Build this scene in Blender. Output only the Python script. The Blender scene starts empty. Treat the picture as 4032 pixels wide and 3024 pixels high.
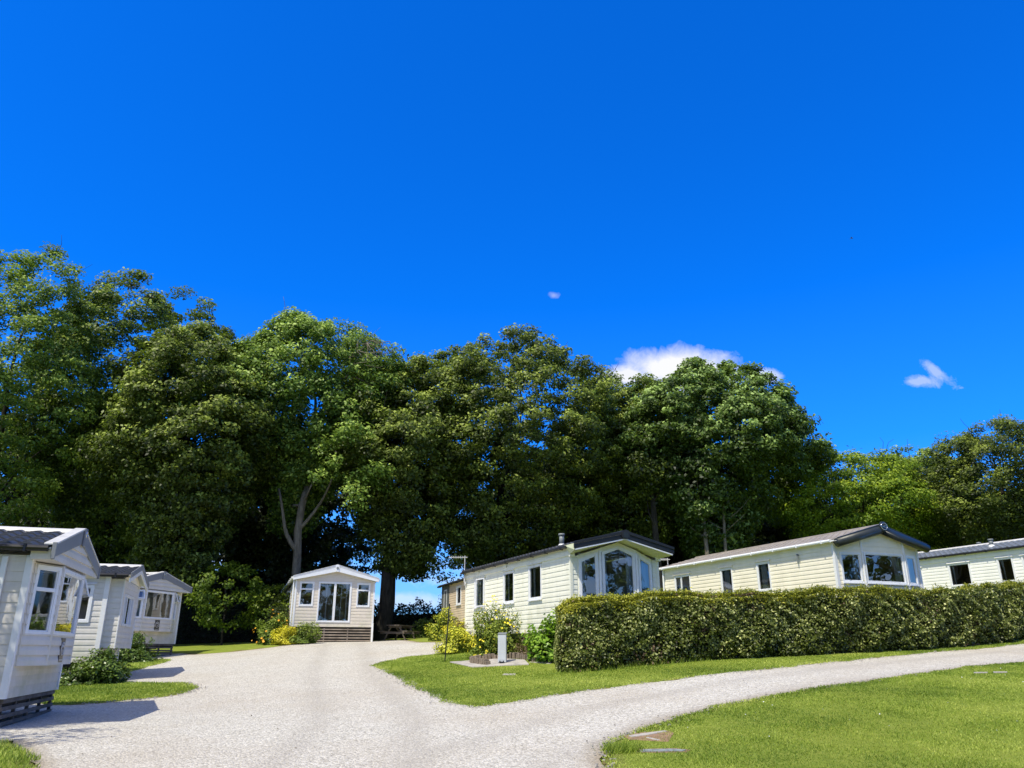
import bpy, math, random
import numpy as np
from mathutils import Vector
from mathutils.geometry import delaunay_2d_cdt, tessellate_polygon
R = math.radians
rng = np.random.default_rng(7)
random.seed(7)
scene = bpy.context.scene
COL = scene.collection

# ------------------------------------------------------------------ objects
def tag(o, label=None, cat=None, group=None, kind=None):
    if label: o['label'] = label
    if cat: o['category'] = cat
    if group: o['group'] = group
    if kind: o['kind'] = kind
    return o
def empty(name, loc, rz=0.0):
    o = bpy.data.objects.new(name, None); COL.objects.link(o)
    o.location = loc; o.rotation_euler = (0, 0, rz); o.empty_display_size = .3
    return o
def link(name, me, mat, parent=None):
    o = bpy.data.objects.new(name, me); COL.objects.link(o)
    if mat is not None: me.materials.append(mat)
    if parent is not None: o.parent = parent
    return o

class MB:
    """collects polygons, builds ONE mesh object"""
    def __init__(s): s.v = []; s.f = []
    def poly(s, pts):
        n = len(s.v); s.v += [tuple(p) for p in pts]; s.f.append(tuple(range(n, n+len(pts)))); return s
    def box(s, x0, y0, z0, x1, y1, z1):
        n = len(s.v)
        s.v += [(x0,y0,z0),(x1,y0,z0),(x1,y1,z0),(x0,y1,z0),(x0,y0,z1),(x1,y0,z1),(x1,y1,z1),(x0,y1,z1)]
        s.f += [tuple(n+i for i in q) for q in ((0,3,2,1),(4,5,6,7),(0,1,5,4),(1,2,6,5),(2,3,7,6),(3,0,4,7))]
        return s
    def prism(s, pts, ext):
        """closed polygon pts (3D) swept by the vector ext"""
        n = len(pts); b = len(s.v); e = Vector(ext)
        s.v += [tuple(p) for p in pts] + [tuple(Vector(p)+e) for p in pts]
        s.f.append(tuple(b+i for i in range(n))); s.f.append(tuple(b+n+i for i in reversed(range(n))))
        for i in range(n):
            j = (i+1) % n; s.f.append((b+j, b+i, b+n+i, b+n+j))
        return s
    def bar(s, a, b, w, h, up=(0,0,1)):
        """box beam from a to b, w wide, h high"""
        a, b = Vector(a), Vector(b); d = (b-a).normalized(); up = Vector(up)
        if abs(d.dot(up)) > .98: up = Vector((0,1,0))
        x = d.cross(up).normalized(); y = x.cross(d)
        x *= w/2; y *= h/2
        return s.prism([a-x-y, a+x-y, a+x+y, a-x+y], b-a)
    def tube(s, pts, rad, seg=8, cap=True):
        pts = [Vector(p) for p in pts]; n = len(pts)
        if not hasattr(rad, '__len__'): rad = [rad]*n
        b0 = len(s.v); ref = Vector((.31,.95,.1))
        for i, p in enumerate(pts):
            d = (pts[min(i+1,n-1)]-pts[max(i-1,0)]).normalized()
            x = d.cross(ref)
            if x.length < .05: x = d.cross(Vector((1,0,0)))
            x.normalize(); y = d.cross(x)
            for k in range(seg):
                a = 2*math.pi*k/seg
                s.v.append(tuple(p+(x*math.cos(a)+y*math.sin(a))*rad[i]))
        for i in range(n-1):
            for k in range(seg):
                k2 = (k+1) % seg
                s.f.append((b0+i*seg+k, b0+i*seg+k2, b0+(i+1)*seg+k2, b0+(i+1)*seg+k))
        if cap:
            s.f.append(tuple(b0+k for k in reversed(range(seg)))); s.f.append(tuple(b0+(n-1)*seg+k for k in range(seg)))
        return s
    def build(s, name, mat, parent=None, smooth=False, bevel=0.0):
        me = bpy.data.meshes.new(name); me.from_pydata(s.v, [], s.f); me.update()
        if smooth: me.polygons.foreach_set('use_smooth', [True]*len(me.polygons))
        o = link(name, me, mat, parent)
        if bevel:
            m = o.modifiers.new('bevel', 'BEVEL'); m.width = bevel; m.segments = 2; m.limit_method = 'ANGLE'; m.angle_limit = R(40)
        return o

# ------------------------------------------------------------------ materials
class NT:
    def __init__(s, name):
        s.m = bpy.data.materials.new(name); s.m.use_nodes = True; s.t = s.m.node_tree
        s.t.nodes.clear(); s.out = s.n('ShaderNodeOutputMaterial')
    def n(s, k, **kw):
        x = s.t.nodes.new(k)
        for a, b in kw.items(): setattr(x, a, b)
        return x
    def l(s, a, b): s.t.links.new(a, b)
    def coord(s): return s.n('ShaderNodeTexCoord').outputs['Object']
    def geo(s): return s.n('ShaderNodeNewGeometry').outputs['Position']
    def noise(s, scale, detail=4, rough=.6, vec=None, dist=0):
        x = s.n('ShaderNodeTexNoise'); x.inputs['Scale'].default_value = scale; x.inputs['Detail'].default_value = detail
        x.inputs['Roughness'].default_value = rough; x.inputs['Distortion'].default_value = dist
        if vec is not None: s.l(vec, x.inputs['Vector'])
        return x.outputs['Fac']
    def vor(s, scale, vec=None, feat='F1', out='Color'):
        x = s.n('ShaderNodeTexVoronoi'); x.feature = feat; x.inputs['Scale'].default_value = scale
        if vec is not None: s.l(vec, x.inputs['Vector'])
        return x.outputs[out]
    def mapr(s, v, a, b, c=0, d=1):
        x = s.n('ShaderNodeMapRange'); s.l(v, x.inputs['Value'])
        for i, q in zip(('From Min','From Max','To Min','To Max'), (a,b,c,d)): x.inputs[i].default_value = q
        return x.outputs['Result']
    def ramp(s, v, stops):
        x = s.n('ShaderNodeValToRGB'); s.l(v, x.inputs['Fac']); e = x.color_ramp.elements
        while len(e) < len(stops): e.new(.5)
        for q, (p, c) in zip(e, stops): q.position = p; q.color = (*c, 1)
        return x.outputs['Color']
    def mix(s, f, a, b, mode='MIX'):
        x = s.n('ShaderNodeMix'); x.data_type = 'RGBA'; x.blend_type = mode
        for sock, q in ((x.inputs['Factor'], f), (x.inputs['A'], a), (x.inputs['B'], b)):
            if isinstance(q, (int, float)): sock.default_value = q
            elif isinstance(q, tuple): sock.default_value = (*q, 1)
            else: s.l(q, sock)
        return x.outputs['Result']
    def math(s, op, a, b=0.0, clamp=False):
        x = s.n('ShaderNodeMath'); x.operation = op; x.use_clamp = clamp
        for i, q in enumerate((a, b)):
            if isinstance(q, (int, float)): x.inputs[i].default_value = q
            else: s.l(q, x.inputs[i])
        return x.outputs[0]
    def bump(s, h, strength, dist):
        x = s.n('ShaderNodeBump'); x.inputs['Strength'].default_value = strength; x.inputs['Distance'].default_value = dist
        s.l(h, x.inputs['Height']); return x.outputs['Normal']
    def attr(s, name):
        x = s.n('ShaderNodeAttribute'); x.attribute_name = name; return x.outputs['Fac']
    def bsdf(s, col, rough=.5, normal=None, spec=.5, metal=0.0):
        x = s.n('ShaderNodeBsdfPrincipled')
        for sock, q in (('Base Color', col), ('Roughness', rough), ('Metallic', metal), ('Specular IOR Level', spec)):
            if isinstance(q, (int, float)): x.inputs[sock].default_value = q
            elif isinstance(q, tuple): x.inputs[sock].default_value = (*q, 1)
            else: s.l(q, x.inputs[sock])
        if normal is not None: s.l(normal, x.inputs['Normal'])
        return x.outputs['BSDF']
    def done(s, sh): s.l(sh, s.out.inputs['Surface']); return s.m

def paint(name, col, rough=.45, var=.10, scale=3.0, bump=.0, spec=.5, metal=0.0, streak=0.0, algae=0.0):
    t = NT(name); c = t.coord()
    f = t.noise(scale, 5, .65, c)
    dk = tuple(x*(1-var*2) for x in col); lt = tuple(min(1, x*(1+var*.6)) for x in col)
    k = t.ramp(f, [(.3, dk), (.55, col), (.75, lt)])
    if streak:
        mp = t.n('ShaderNodeMapping'); mp.inputs['Scale'].default_value = (7, 7, .5); t.l(c, mp.inputs['Vector'])
        g = t.mapr(t.noise(1.0, 4, .7, mp.outputs[0]), .45, .8, 0, streak)
        k = t.mix(g, k, tuple(x*.55 for x in (col[0]*.95, col[1], col[2]*.85)))
    if algae:
        sp = t.n('ShaderNodeSeparateXYZ'); t.l(c, sp.inputs[0])
        g = t.math('MULTIPLY', t.mapr(t.noise(1.7, 6, .7, c), .42, .68), t.mapr(sp.outputs['Z'], .0, 1.1, 1, .12))
        k = t.mix(t.math('MULTIPLY', g, algae), k, (.40,.42,.24))
        # joints between board lengths
        jx = t.math('ADD', t.math('MULTIPLY', t.math('FRACT', t.math('MULTIPLY', sp.outputs['Y'], .41)), 1.0), 0.0)
        k = t.mix(t.mapr(jx, .0, .006, .35, 0), k, tuple(x*.4 for x in col))
    nrm = t.bump(t.noise(scale*30, 3, .6, c), bump, .004) if bump else None
    rr = t.mapr(f, .3, .7, rough*.85, min(1, rough*1.2))
    return t.done(t.bsdf(k, rr, nrm, spec, metal))

def wood(name, a, b):
    t = NT(name); c = t.coord()
    mp = t.n('ShaderNodeMapping'); mp.inputs['Scale'].default_value = (3, 3, 40); t.l(c, mp.inputs['Vector'])
    f = t.noise(1.0, 5, .7, mp.outputs[0], .4); g = t.noise(2.0, 3, .6, c)
    k = t.mix(t.mapr(g, .3, .7), t.ramp(f, [(.3, a), (.7, b)]), tuple(x*.6 for x in a))
    return t.done(t.bsdf(k, .8, t.bump(f, .4, .01), .2))

def foliage(name, stops, trans=.32, rough=.5, spec=.35, tcol=(.20,.32,.03)):
    t = NT(name)
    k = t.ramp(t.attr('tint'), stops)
    b = t.bsdf(k, rough, None, spec)
    tr = t.n('ShaderNodeBsdfTranslucent'); tr.inputs['Color'].default_value = (*tcol, 1)
    if True:
        t.l(t.mix(.6, k, tcol), tr.inputs['Color'])
    mx = t.n('ShaderNodeMixShader'); mx.inputs[0].default_value = trans
    t.l(b, mx.inputs[1]); t.l(tr.outputs[0], mx.inputs[2])
    return t.done(mx.outputs[0])

def bark(name, a, b):
    t = NT(name); c = t.geo()
    mp = t.n('ShaderNodeMapping'); mp.inputs['Scale'].default_value = (6, 6, 1.3); t.l(c, mp.inputs['Vector'])
    f = t.noise(1.2, 6, .7, mp.outputs[0])
    return t.done(t.bsdf(t.ramp(f, [(.35, a), (.65, b)]), .9, t.bump(f, .7, .06), .15))

def glass_mat():
    t = NT('window_glass')
    fr = t.n('ShaderNodeFresnel'); fr.inputs['IOR'].default_value = 1.55
    f = t.math('ADD', t.math('MULTIPLY', fr.outputs[0], 1.6), .10, True)
    g = t.n('ShaderNodeBsdfGlossy'); g.inputs['Roughness'].default_value = 0.0; g.inputs['Color'].default_value = (.93,.96,1,1)
    n = t.noise(1.3, 2, .5, t.coord()); t.l(t.bump(n, .05, .05), g.inputs['Normal'])
    tr = t.n('ShaderNodeBsdfTransparent'); tr.inputs['Color'].default_value = (.78,.82,.80,1)
    mx = t.n('ShaderNodeMixShader'); t.l(f, mx.inputs[0]); t.l(tr.outputs[0], mx.inputs[1]); t.l(g.outputs[0], mx.inputs[2])
    return t.done(mx.outputs[0])

def tile_mat(name, col):
    t = NT(name); c = t.coord()
    f = t.noise(2.2, 5, .7, c); v = t.noise(45, 3, .6, c)
    k = t.mix(t.mapr(v, .35, .65, 0, .5), t.ramp(f, [(.3, tuple(x*.65 for x in col)), (.7, tuple(x*1.25 for x in col))]), tuple(x*.6 for x in col))
    return t.done(t.bsdf(k, .42, t.bump(v, .25, .004), .5))

def gravel_mat():
    t = NT('gravel'); c = t.geo()
    v1 = t.vor(32, c); v2 = t.vor(74, c)
    sep = t.n('ShaderNodeSeparateColor'); t.l(v1, sep.inputs[0])
    sep2 = t.n('ShaderNodeSeparateColor'); t.l(v2, sep2.inputs[0])
    k1 = t.ramp(sep.outputs[0], [(0,(.22,.20,.165)),(.35,(.485,.46,.40)),(.7,(.62,.59,.525)),(1,(.85,.82,.75))])
    k2 = t.ramp(sep2.outputs[1], [(0,(.20,.185,.155)),(.5,(.495,.465,.405)),(1,(.80,.775,.70))])
    k = t.mix(.45, k1, k2)
    big = t.noise(.35, 5, .6, c)
    k = t.mix(t.mapr(big, .42, .72, 0, .5), k, (.42,.36,.28))
    tr = t.noise(1.7, 4, .7, c)
    k = t.mix(t.mapr(tr, .5, .85, 0, .3), k, (.70,.67,.60))
    k = t.mix(t.mapr(t.attr('edge'), 0, .35, .75, 0), k, (.26,.20,.12))
    k = t.mix(t.math('MULTIPLY', t.math('MULTIPLY', t.attr('track'), t.mapr(tr, .3, .6, .3, 1)), .55), k, (.36,.33,.285))
    d1 = t.vor(32, c, 'F1', 'Distance'); d2 = t.vor(74, c, 'F1', 'Distance')
    h = t.math('ADD', t.math('MULTIPLY', d1, -1.0), t.math('MULTIPLY', d2, -.5))
    return t.done(t.bsdf(k, .85, t.bump(h, .7, .022), .25))

def lawn_mat():
    t = NT('lawn_turf'); c = t.geo()
    big = t.noise(.45, 5, .65, c); mid = t.noise(3.5, 5, .7, c); fine = t.noise(70, 3, .7, c)
    k = t.ramp(mid, [(.25,(.14,.20,.022)),(.5,(.25,.31,.045)),(.75,(.37,.40,.085))])
    k = t.mix(t.mapr(big, .4, .7, 0, .6), k, (.33,.36,.055))
    k = t.mix(t.mapr(fine, .3, .7, .0, .45), k, (.11,.17,.012))
    k = t.mix(t.mapr(t.attr('edge'), 0, .30, .85, 0), k, (.20,.15,.075))
    return t.done(t.bsdf(k, .9, t.bump(fine, .9, .03), .15))

M = {}
M['upvc'] = paint('white_frame', (.80,.81,.82), .3, .03)
M['white_trim'] = paint('white_trim', (.80,.80,.79), .35, .04, streak=.12)
M['side_grey'] = paint('grey_beige_cladding', (.70,.65,.575), .5, .05, 1.5, streak=.15, algae=.6)
M['side_grey2'] = paint('pale_grey_cladding', (.70,.67,.615), .5, .05, 1.5, streak=.15, algae=.6)
M['side_tan'] = paint('tan_cladding', (.73,.65,.54), .5, .05, 1.5, streak=.15, algae=.6)
M['side_tan2'] = paint('warm_tan_cladding', (.70,.56,.40), .5, .05, 1.5, streak=.1, algae=.6)
M['side_cream'] = paint('cream_cladding', (.89,.87,.72), .5, .04, 1.5, streak=.22, algae=.6)
M['side_cream2'] = paint('warm_cream_cladding', (.89,.825,.655), .5, .04, 1.5, streak=.15, algae=.6)
M['side_white'] = paint('white_cladding', (.89,.88,.83), .5, .03, 1.5, streak=.12, algae=.6)
M['grey_panel'] = paint('grey_panel', (.13,.14,.13), .5, .05)
M['soffit'] = paint('pale_green_soffit', (.72,.74,.50), .5, .05)
M['barge_grey'] = paint('grey_fascia', (.22,.23,.25), .35, .05)
M['barge_dark'] = paint('dark_fascia', (.014,.015,.016), .45, .08)
M['barge_slate'] = paint('slate_fascia', (.018,.024,.026), .4, .10)
M['cap_light'] = paint('light_cap', (.62,.61,.59), .4, .05)
M['black'] = paint('black_plastic', (.012,.012,.014), .35, .05)
M['chrome'] = paint('chrome', (.7,.7,.72), .15, .03, metal=1.0)
M['dark_under'] = paint('dark_underside', (.02,.018,.016), .9, .1)
M['interior'] = paint('interior_panel', (.50,.34,.21), .6, .1)
M['curtain'] = paint('curtain_fabric', (.62,.60,.54), .9, .05)
M['curtain_blue'] = paint('pale_curtain_fabric', (.60,.64,.68), .9, .05)
M['curtain_dark'] = paint('brown_curtain_fabric', (.16,.10,.07), .9, .05)
M['tile_slate'] = tile_mat('slate_roof_tiles', (.048,.052,.062))
M['tile_dark'] = tile_mat('charcoal_roof_tiles', (.07,.07,.072))
M['tile_brown'] = tile_mat('brown_roof_tiles', (.33,.29,.24))
M['tile_grey'] = tile_mat('blue_grey_roof_tiles', (.17,.19,.21))
M['glass'] = glass_mat()
M['slat'] = wood('weathered_slats', (.15,.13,.11), (.27,.24,.21))
M['slat_brown'] = wood('brown_slats', (.38,.31,.24), (.54,.46,.37))
M['table_wood'] = wood('grey_table_wood', (.12,.10,.08), (.22,.19,.155))
M['stump'] = wood('old_post_wood', (.10,.075,.055), (.18,.14,.10))
M['plaque'] = paint('dark_plaque', (.05,.045,.045), .4, .1)
M['plaque_mark'] = paint('pale_plaque_mark', (.55,.53,.50), .4, .05)
M['concrete'] = paint('concrete', (.42,.39,.35), .9, .15, 4, .5)
M['stone'] = paint('edging_stone', (.24,.19,.14), .9, .22, 9, .8)
M['post_grey'] = paint('pale_grey_powder_coat', (.56,.59,.63), .4, .04)
M['post_cap'] = paint('grey_cap', (.20,.22,.22), .5, .05)
M['cover'] = paint('worn_grey_cover', (.24,.27,.27), .7, .25, 12, .4)
M['rust_soil'] = paint('bare_soil', (.30,.19,.11), .95, .25, 14, .8)
M['flower'] = paint('yellow_petals', (.88,.74,.03), .6, .1)
M['flower_orange'] = paint('orange_petals', (.85,.42,.02), .6, .1)
M['gravel'] = gravel_mat()
M['lawn'] = lawn_mat()
M['bark_dark'] = bark('dark_bark', (.018,.016,.013), (.05,.045,.036))
M['bark_pale'] = bark('pale_bark', (.09,.08,.062), (.23,.20,.155))
# foliage palettes (dark .. light)
def pal(d, m, l): return [(0, d), (.55, m), (1, l)]
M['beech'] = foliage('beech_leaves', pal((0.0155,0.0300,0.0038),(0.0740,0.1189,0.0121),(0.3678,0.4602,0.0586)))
M['beech_brown'] = foliage('bronze_beech_leaves', pal((0.0155,0.0252,0.0032),(0.0811,0.1148,0.0121),(0.4226,0.5070,0.0832)))
M['ash'] = foliage('ash_leaves', pal((.018,.045,.005),(.13,.225,.024),(0.5460,0.7020,0.1430)))
M['sycamore'] = foliage('sycamore_leaves', pal((0.0134,0.0300,0.0044),(0.0705,0.1271,0.0155),(0.4360,0.6032,0.1665)))
M['lime'] = foliage('bright_green_leaves', pal((.05,.11,.006),(.18,.28,.012),(0.439,0.537,0.037)), .35)
M['sapling'] = foliage('sapling_leaves', pal((.03,.07,.006),(.12,.19,.012),(.27,.34,.03)), .35)
M['young'] = foliage('pale_loose_leaves', pal((0.0344,0.0750,0.0084),(0.1204,0.2000,0.0189),(0.4640,0.5863,0.0832)), .35)
M['yew'] = foliage('dark_olive_leaves', pal((0.0144,0.0252,0.0044),(0.0635,0.0902,0.0121),(0.2997,0.3653,0.0506)))
M['darkleaf'] = foliage('shaded_leaves', pal((.010,.018,.006),(.02,.036,.010),(.045,.065,.018)), .15)  # near-black palette: woodland shade put into the leaf colour
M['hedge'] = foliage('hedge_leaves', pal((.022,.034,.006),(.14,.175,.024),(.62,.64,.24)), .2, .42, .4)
M['hedge_top'] = foliage('hedge_top_leaves', pal((.13,.15,.014),(.42,.42,.035),(.68,.62,.10)), .25, .4)
M['bramble'] = foliage('bramble_leaves', pal((.016,.04,.005),(.055,.105,.012),(.16,.24,.04)), .15, .35, .5)
M['shrub'] = foliage('shrub_leaves', pal((.04,.07,.010),(.14,.21,.022),(.30,.37,.06)), .2)
M['shrub2'] = foliage('fresh_shrub_leaves', pal((.05,.085,.007),(.16,.225,.018),(.34,.40,.055)), .2)
M['gold'] = foliage('golden_leaves', pal((.22,.22,.012),(.66,.60,.03),(.90,.82,.07)), .2)
M['goldgreen'] = foliage('golden_green_leaves', pal((.05,.085,.010),(.19,.26,.022),(.70,.68,.06)), .2)
M['broad'] = foliage('broad_green_leaves', pal((.05,.13,.008),(.15,.30,.016),(.32,.48,.05)), .25, .4)
M['dry'] = foliage('dry_brown_leaves', pal((.05,.032,.018),(.13,.085,.045),(.22,.16,.08)), .1)
M['blade'] = foliage('grass_blades', pal((.12,.20,.02),(.31,.41,.048),(.60,.66,.14)), .3, .5, .3)
M['core'] = paint('dark_core', (.012,.014,.006), .95, .3)  # near-black solid standing for the shade inside the hedges

# ------------------------------------------------------------------ terrain
CP = np.array([(0.0,0.0,0.0),(-6.0,3.0,0.1),(6.0,3.0,0.12),(0.0,-20.0,-0.6),(-25.0,0.0,0.1),(25.0,0.0,0.5),(0.0,9.8,0.34),(6.19,10.3,0.28),(-5.77,9.6,0.37),(-7.92,13.0,0.46),(-9.13,16.6,0.5),(-10.51,22.5,0.83),(-14.92,36.0,1.47),(-6.99,16.7,0.5),(-7.83,20.6,0.8),(-4.09,24.0,1.21),(-0.78,15.0,0.63),(1.06,9.9,0.33),(1.11,20.0,1.05),(8.73,21.8,1.49),(16.1,25.5,1.92),(-0.26,22.0,1.28),(-10.21,39.0,2.03),(-6.96,40.0,2.06),(-4.0,34.0,1.97),(-2.47,32.0,2.0),(12.52,20.0,1.37),(15.11,24.0,1.71),(4.98,15.0,0.89),(6.38,19.0,1.24),(1.9,23.5,1.6),(-1.8,31.0,1.85),(-20.0,60.0,2.2),(10.0,60.0,2.8),(40.0,60.0,3.2),(30.0,28.0,2.7),(12.0,34.0,2.6),(-22.0,22.0,0.8),(-28.0,36.0,1.4),(0.0,120.0,1.0),(-80.0,60.0,1.0),(90.0,60.0,3.0),(-80.0,150.0,-1.0),(90.0,150.0,1.0),(-14.0,-10.0,-0.1),(14.0,-10.0,0.0)])
def tps(r2): return np.where(r2 > 0, r2*np.log(np.maximum(r2, 1e-12))*.5, 0)
_n = len(CP); _A = np.zeros((_n+3, _n+3))
_A[:_n,:_n] = tps(((CP[:,None,:2]-CP[None,:,:2])**2).sum(-1)) + np.eye(_n)*3.0
_A[:_n,_n] = 1; _A[:_n,_n+1:] = CP[:,:2]; _A[_n,:_n] = 1; _A[_n+1:,:_n] = CP[:,:2].T
_w = np.linalg.solve(_A, np.concatenate([CP[:,2], [0,0,0]]))
def gz(x, y):
    x = np.asarray(x, float); y = np.asarray(y, float)
    xc = np.clip(x, -70, 80); yc = np.clip(y, -20, 120)
    far = np.hypot(x-xc, y-yc)
    r2 = (xc[...,None]-CP[:,0])**2 + (yc[...,None]-CP[:,1])**2
    return tps(r2)@_w[:_n] + _w[_n] + _w[_n+1]*xc + _w[_n+2]*yc - far*.03
def G(x, y): return float(gz(x, y))

def set_attr(me, name, arr, dom='POINT'):
    a = me.attributes.new(name, 'FLOAT', dom); a.data.foreach_set('value', np.asarray(arr, np.float32))

# base ground out to the horizon
xs = np.concatenate([[-400,-250,-150,-100,-70],np.arange(-50,-20,2.5),np.arange(-20,24,.5),np.arange(24,60,3),[70,90,130,200,300,420]])
ys = np.concatenate([[-300,-150,-80,-40],np.arange(-20,6,2),np.arange(6,46,.5),np.arange(46,90,3),[100,120,150,200,300,450]])
X, Y = np.meshgrid(xs, ys); Z = gz(X, Y) - .05
me = bpy.data.meshes.new('ground'); nx, ny = len(xs), len(ys)
idx = np.arange(nx*ny).reshape(ny, nx)
fc = np.stack([idx[:-1,:-1], idx[:-1,1:], idx[1:,1:], idx[1:,:-1]], -1).reshape(-1, 4)
me.from_pydata(np.stack([X,Y,Z],-1).reshape(-1,3).tolist(), [], fc.tolist()); me.update()
set_attr(me, 'edge', np.full(nx*ny, 9.0))
me.polygons.foreach_set('use_smooth', [True]*len(me.polygons))
tag(link('ground', me, M['lawn']), kind='structure')

def in_poly(px, py, poly):
    px = np.asarray(px); py = np.asarray(py); c = np.zeros(px.shape, bool); n = len(poly)
    for i in range(n):
        x0, y0 = poly[i]; x1, y1 = poly[(i+1) % n]
        if y0 == y1: continue
        k = ((y0 > py) != (y1 > py)) & (px < (x1-x0)*(py-y0)/(y1-y0)+x0); c ^= k
    return c
def edge_dist(px, py, poly):
    d = np.full(np.shape(px), 1e9); n = len(poly)
    for i in range(n):
        a = np.array(poly[i]); b = np.array(poly[(i+1) % n]); e = b-a; L = max(e@e, 1e-9)
        t = np.clip(((px-a[0])*e[0]+(py-a[1])*e[1])/L, 0, 1)
        d = np.minimum(d, np.hypot(px-a[0]-t*e[0], py-a[1]-t*e[1]))
    return d
def smooth_poly(pts, rough, step=.25, closed_soft=True):
    """densify a world outline and roughen it a little"""
    out = []; n = len(pts); ph = rng.uniform(0, 6, 3)
    s = 0
    for i in range(n):
        a = np.array(pts[i]); b = np.array(pts[(i+1) % n]); L = np.hypot(*(b-a)); k = max(1, int(L/step)) if L < 14 else max(1, int(L/1.5))
        nn = np.array([-(b-a)[1], (b-a)[0]])/max(L, 1e-6)
        for j in range(k):
            s += L/k
            w = rough*(math.sin(s*2.1+ph[0])+.7*math.sin(s*5.3+ph[1])+.5*math.sin(s*11.7+ph[2])+rng.normal()*.5)
            out.append(tuple(a+(b-a)*j/k+nn*w*.5))
    return out
TRACKS = [[(-1.6,4),(-1.9,9),(-2.4,14),(-3.4,18),(-4.8,23),(-6.0,29),(-7.6,36.5)],[(-.9,6),(-.3,10.5),(1.6,13.7),(5.2,16.6),(9,19),(13,21.6),(20,25.4)]]
def sheet(name, poly, lift, mat, spacing):
    xs_ = [p[0] for p in poly]; ys_ = [p[1] for p in poly]
    gx, gy = np.meshgrid(np.arange(min(xs_), max(xs_), spacing), np.arange(min(ys_), max(ys_), spacing))
    gx = (gx+rng.uniform(-.2,.2,gx.shape)*spacing).ravel(); gy = (gy+rng.uniform(-.2,.2,gy.shape)*spacing).ravel()
    k = in_poly(gx, gy, poly); gx, gy = gx[k], gy[k]
    k = edge_dist(gx, gy, poly) > .09; gx, gy = gx[k], gy[k]
    n = len(poly)
    vs = [Vector(p) for p in poly] + [Vector((a, b)) for a, b in zip(gx, gy)]
    r = delaunay_2d_cdt(vs, [], [list(range(n))], 1, 1e-4)
    P = np.array([(v.x, v.y) for v in r[0]])
    ed = edge_dist(P[:,0], P[:,1], poly)
    z = gz(P[:,0], P[:,1]) + (lift if lift == 0 else (lift+.035)*np.clip(ed/.09, 0, 1)-.035)
    m = bpy.data.meshes.new(name)
    m.from_pydata(np.column_stack([P, z]).tolist(), [], r[2]); m.update()
    set_attr(m, 'edge', edge_dist(P[:,0], P[:,1], poly))
    if name == 'gravel_road':
        tk = np.zeros(len(P))
        for path in TRACKS:
            dd = np.full(len(P), 1e9)
            for a, b in zip(path, path[1:]):
                a, b = np.array(a), np.array(b); e = b-a; tt = np.clip(((P-a)@e)/(e@e), 0, 1); dd = np.minimum(dd, np.hypot(*(P-a-tt[:,None]*e).T))
            tk = np.maximum(tk, np.exp(-((dd-.78)/.24)**2))
        set_attr(m, 'track', tk)
    m.polygons.foreach_set('use_smooth', [True]*len(m.polygons))
    o = link(name, m, mat); tag(o, kind='structure'); return o

G6e = [(.2,3),(.7,7),(1.04,9.6),(1.10,10.4),(1.2,11.0),(1.43,11.62),(2.05,12.63),(2.99,13.67),(3.98,14.45),(5.03,15.14),(7.46,16.71),(10.63,18.92),(12.42,19.83),(20,23.6),(32,29)]
G5e = [(32,33.5),(20,27.2),(15.63,24.77),(11.4,22.43),(6.39,19.05),(2.87,17.4),(.86,16.35),(-.39,15.16),(-.76,15.0),(-1.3,16.05),(-2.13,18.44),(-3.03,21.01),(-3.9,23.3),(-4.12,24.0),(-3.46,25.87),(-2.17,27.11),(-1.66,27.49),(-.9,28.2)]
grav = smooth_poly(G6e + [(32,34.5),(12,33),(3,31.0),(-1.2,31.2),(-2.43,31.9),(-3.83,33.6),(-4.9,38.6),(-5.4,41.5),(-6.6,42.6),(-7.3,40.3),(-10.4,39.3),(-10.3,38.0),(-10.71,36.46),(-12.07,35.03),(-13.6,34.9),(-14.9,36.8),(-19,37.6),(-26,36),(-26,10),(-9.0,11.5),(-6.94,11.75),(-6.07,10.54),(-5.39,9.63),(-4.6,8.0),(-4,3)], .05)
sheet('gravel_road', grav, 0.0, M['gravel'], .27)
lawn_polys = {}
def lawn(key, pts, rough=.085, spacing=.28):
    p = smooth_poly(pts, rough); lawn_polys[key] = p
    return sheet('lawn', p, .03, M['lawn'], spacing)
lawn('near', G6e + [(33,3)], spacing=.4)
lawn('island', G5e + [(.5,31.5),(8,33),(20,38),(32,40)], spacing=.4)
lawn('left_a', [(-9.6,17.35),(-8.9,17.63),(-8.36,18.12),(-7.79,18.63),(-7.55,19.3),(-7.66,20.1),(-7.95,20.75),(-8.37,21.3),(-9.67,21.75),(-10.9,22.2),(-14,23.2),(-20,24),(-20,18.6),(-14,18.6),(-11,17.9)])
lawn('left_b', [(-11.9,25.4),(-12.1,27.0),(-12.5,29.2),(-12.75,30.6),(-13.2,31.35),(-14.3,31.9),(-20,33),(-22,28),(-14,26)])
lawn('back_left', [(-9.4,39.0),(-10.1,37.9),(-10.75,36.5),(-12.07,35.2),(-13.5,35.1),(-14.7,36.9),(-19,38),(-30,37),(-34,60),(-2,60),(-2,52),(-9,52)], spacing=.6)
lawn('back_mid', [(-1.2,31.3),(-2.43,31.75),(-3.83,33.45),(-4.9,38.4),(-5.5,41.6),(-7.3,43.5),(-6,52),(0,52),(0,36)], spacing=.5)
lawn('near_left', [(-4,3),(-4.6,8.0),(-5.39,9.63),(-6.07,10.54),(-6.94,11.6),(-9.0,11.35),(-16,10.6),(-16,3)])

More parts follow.
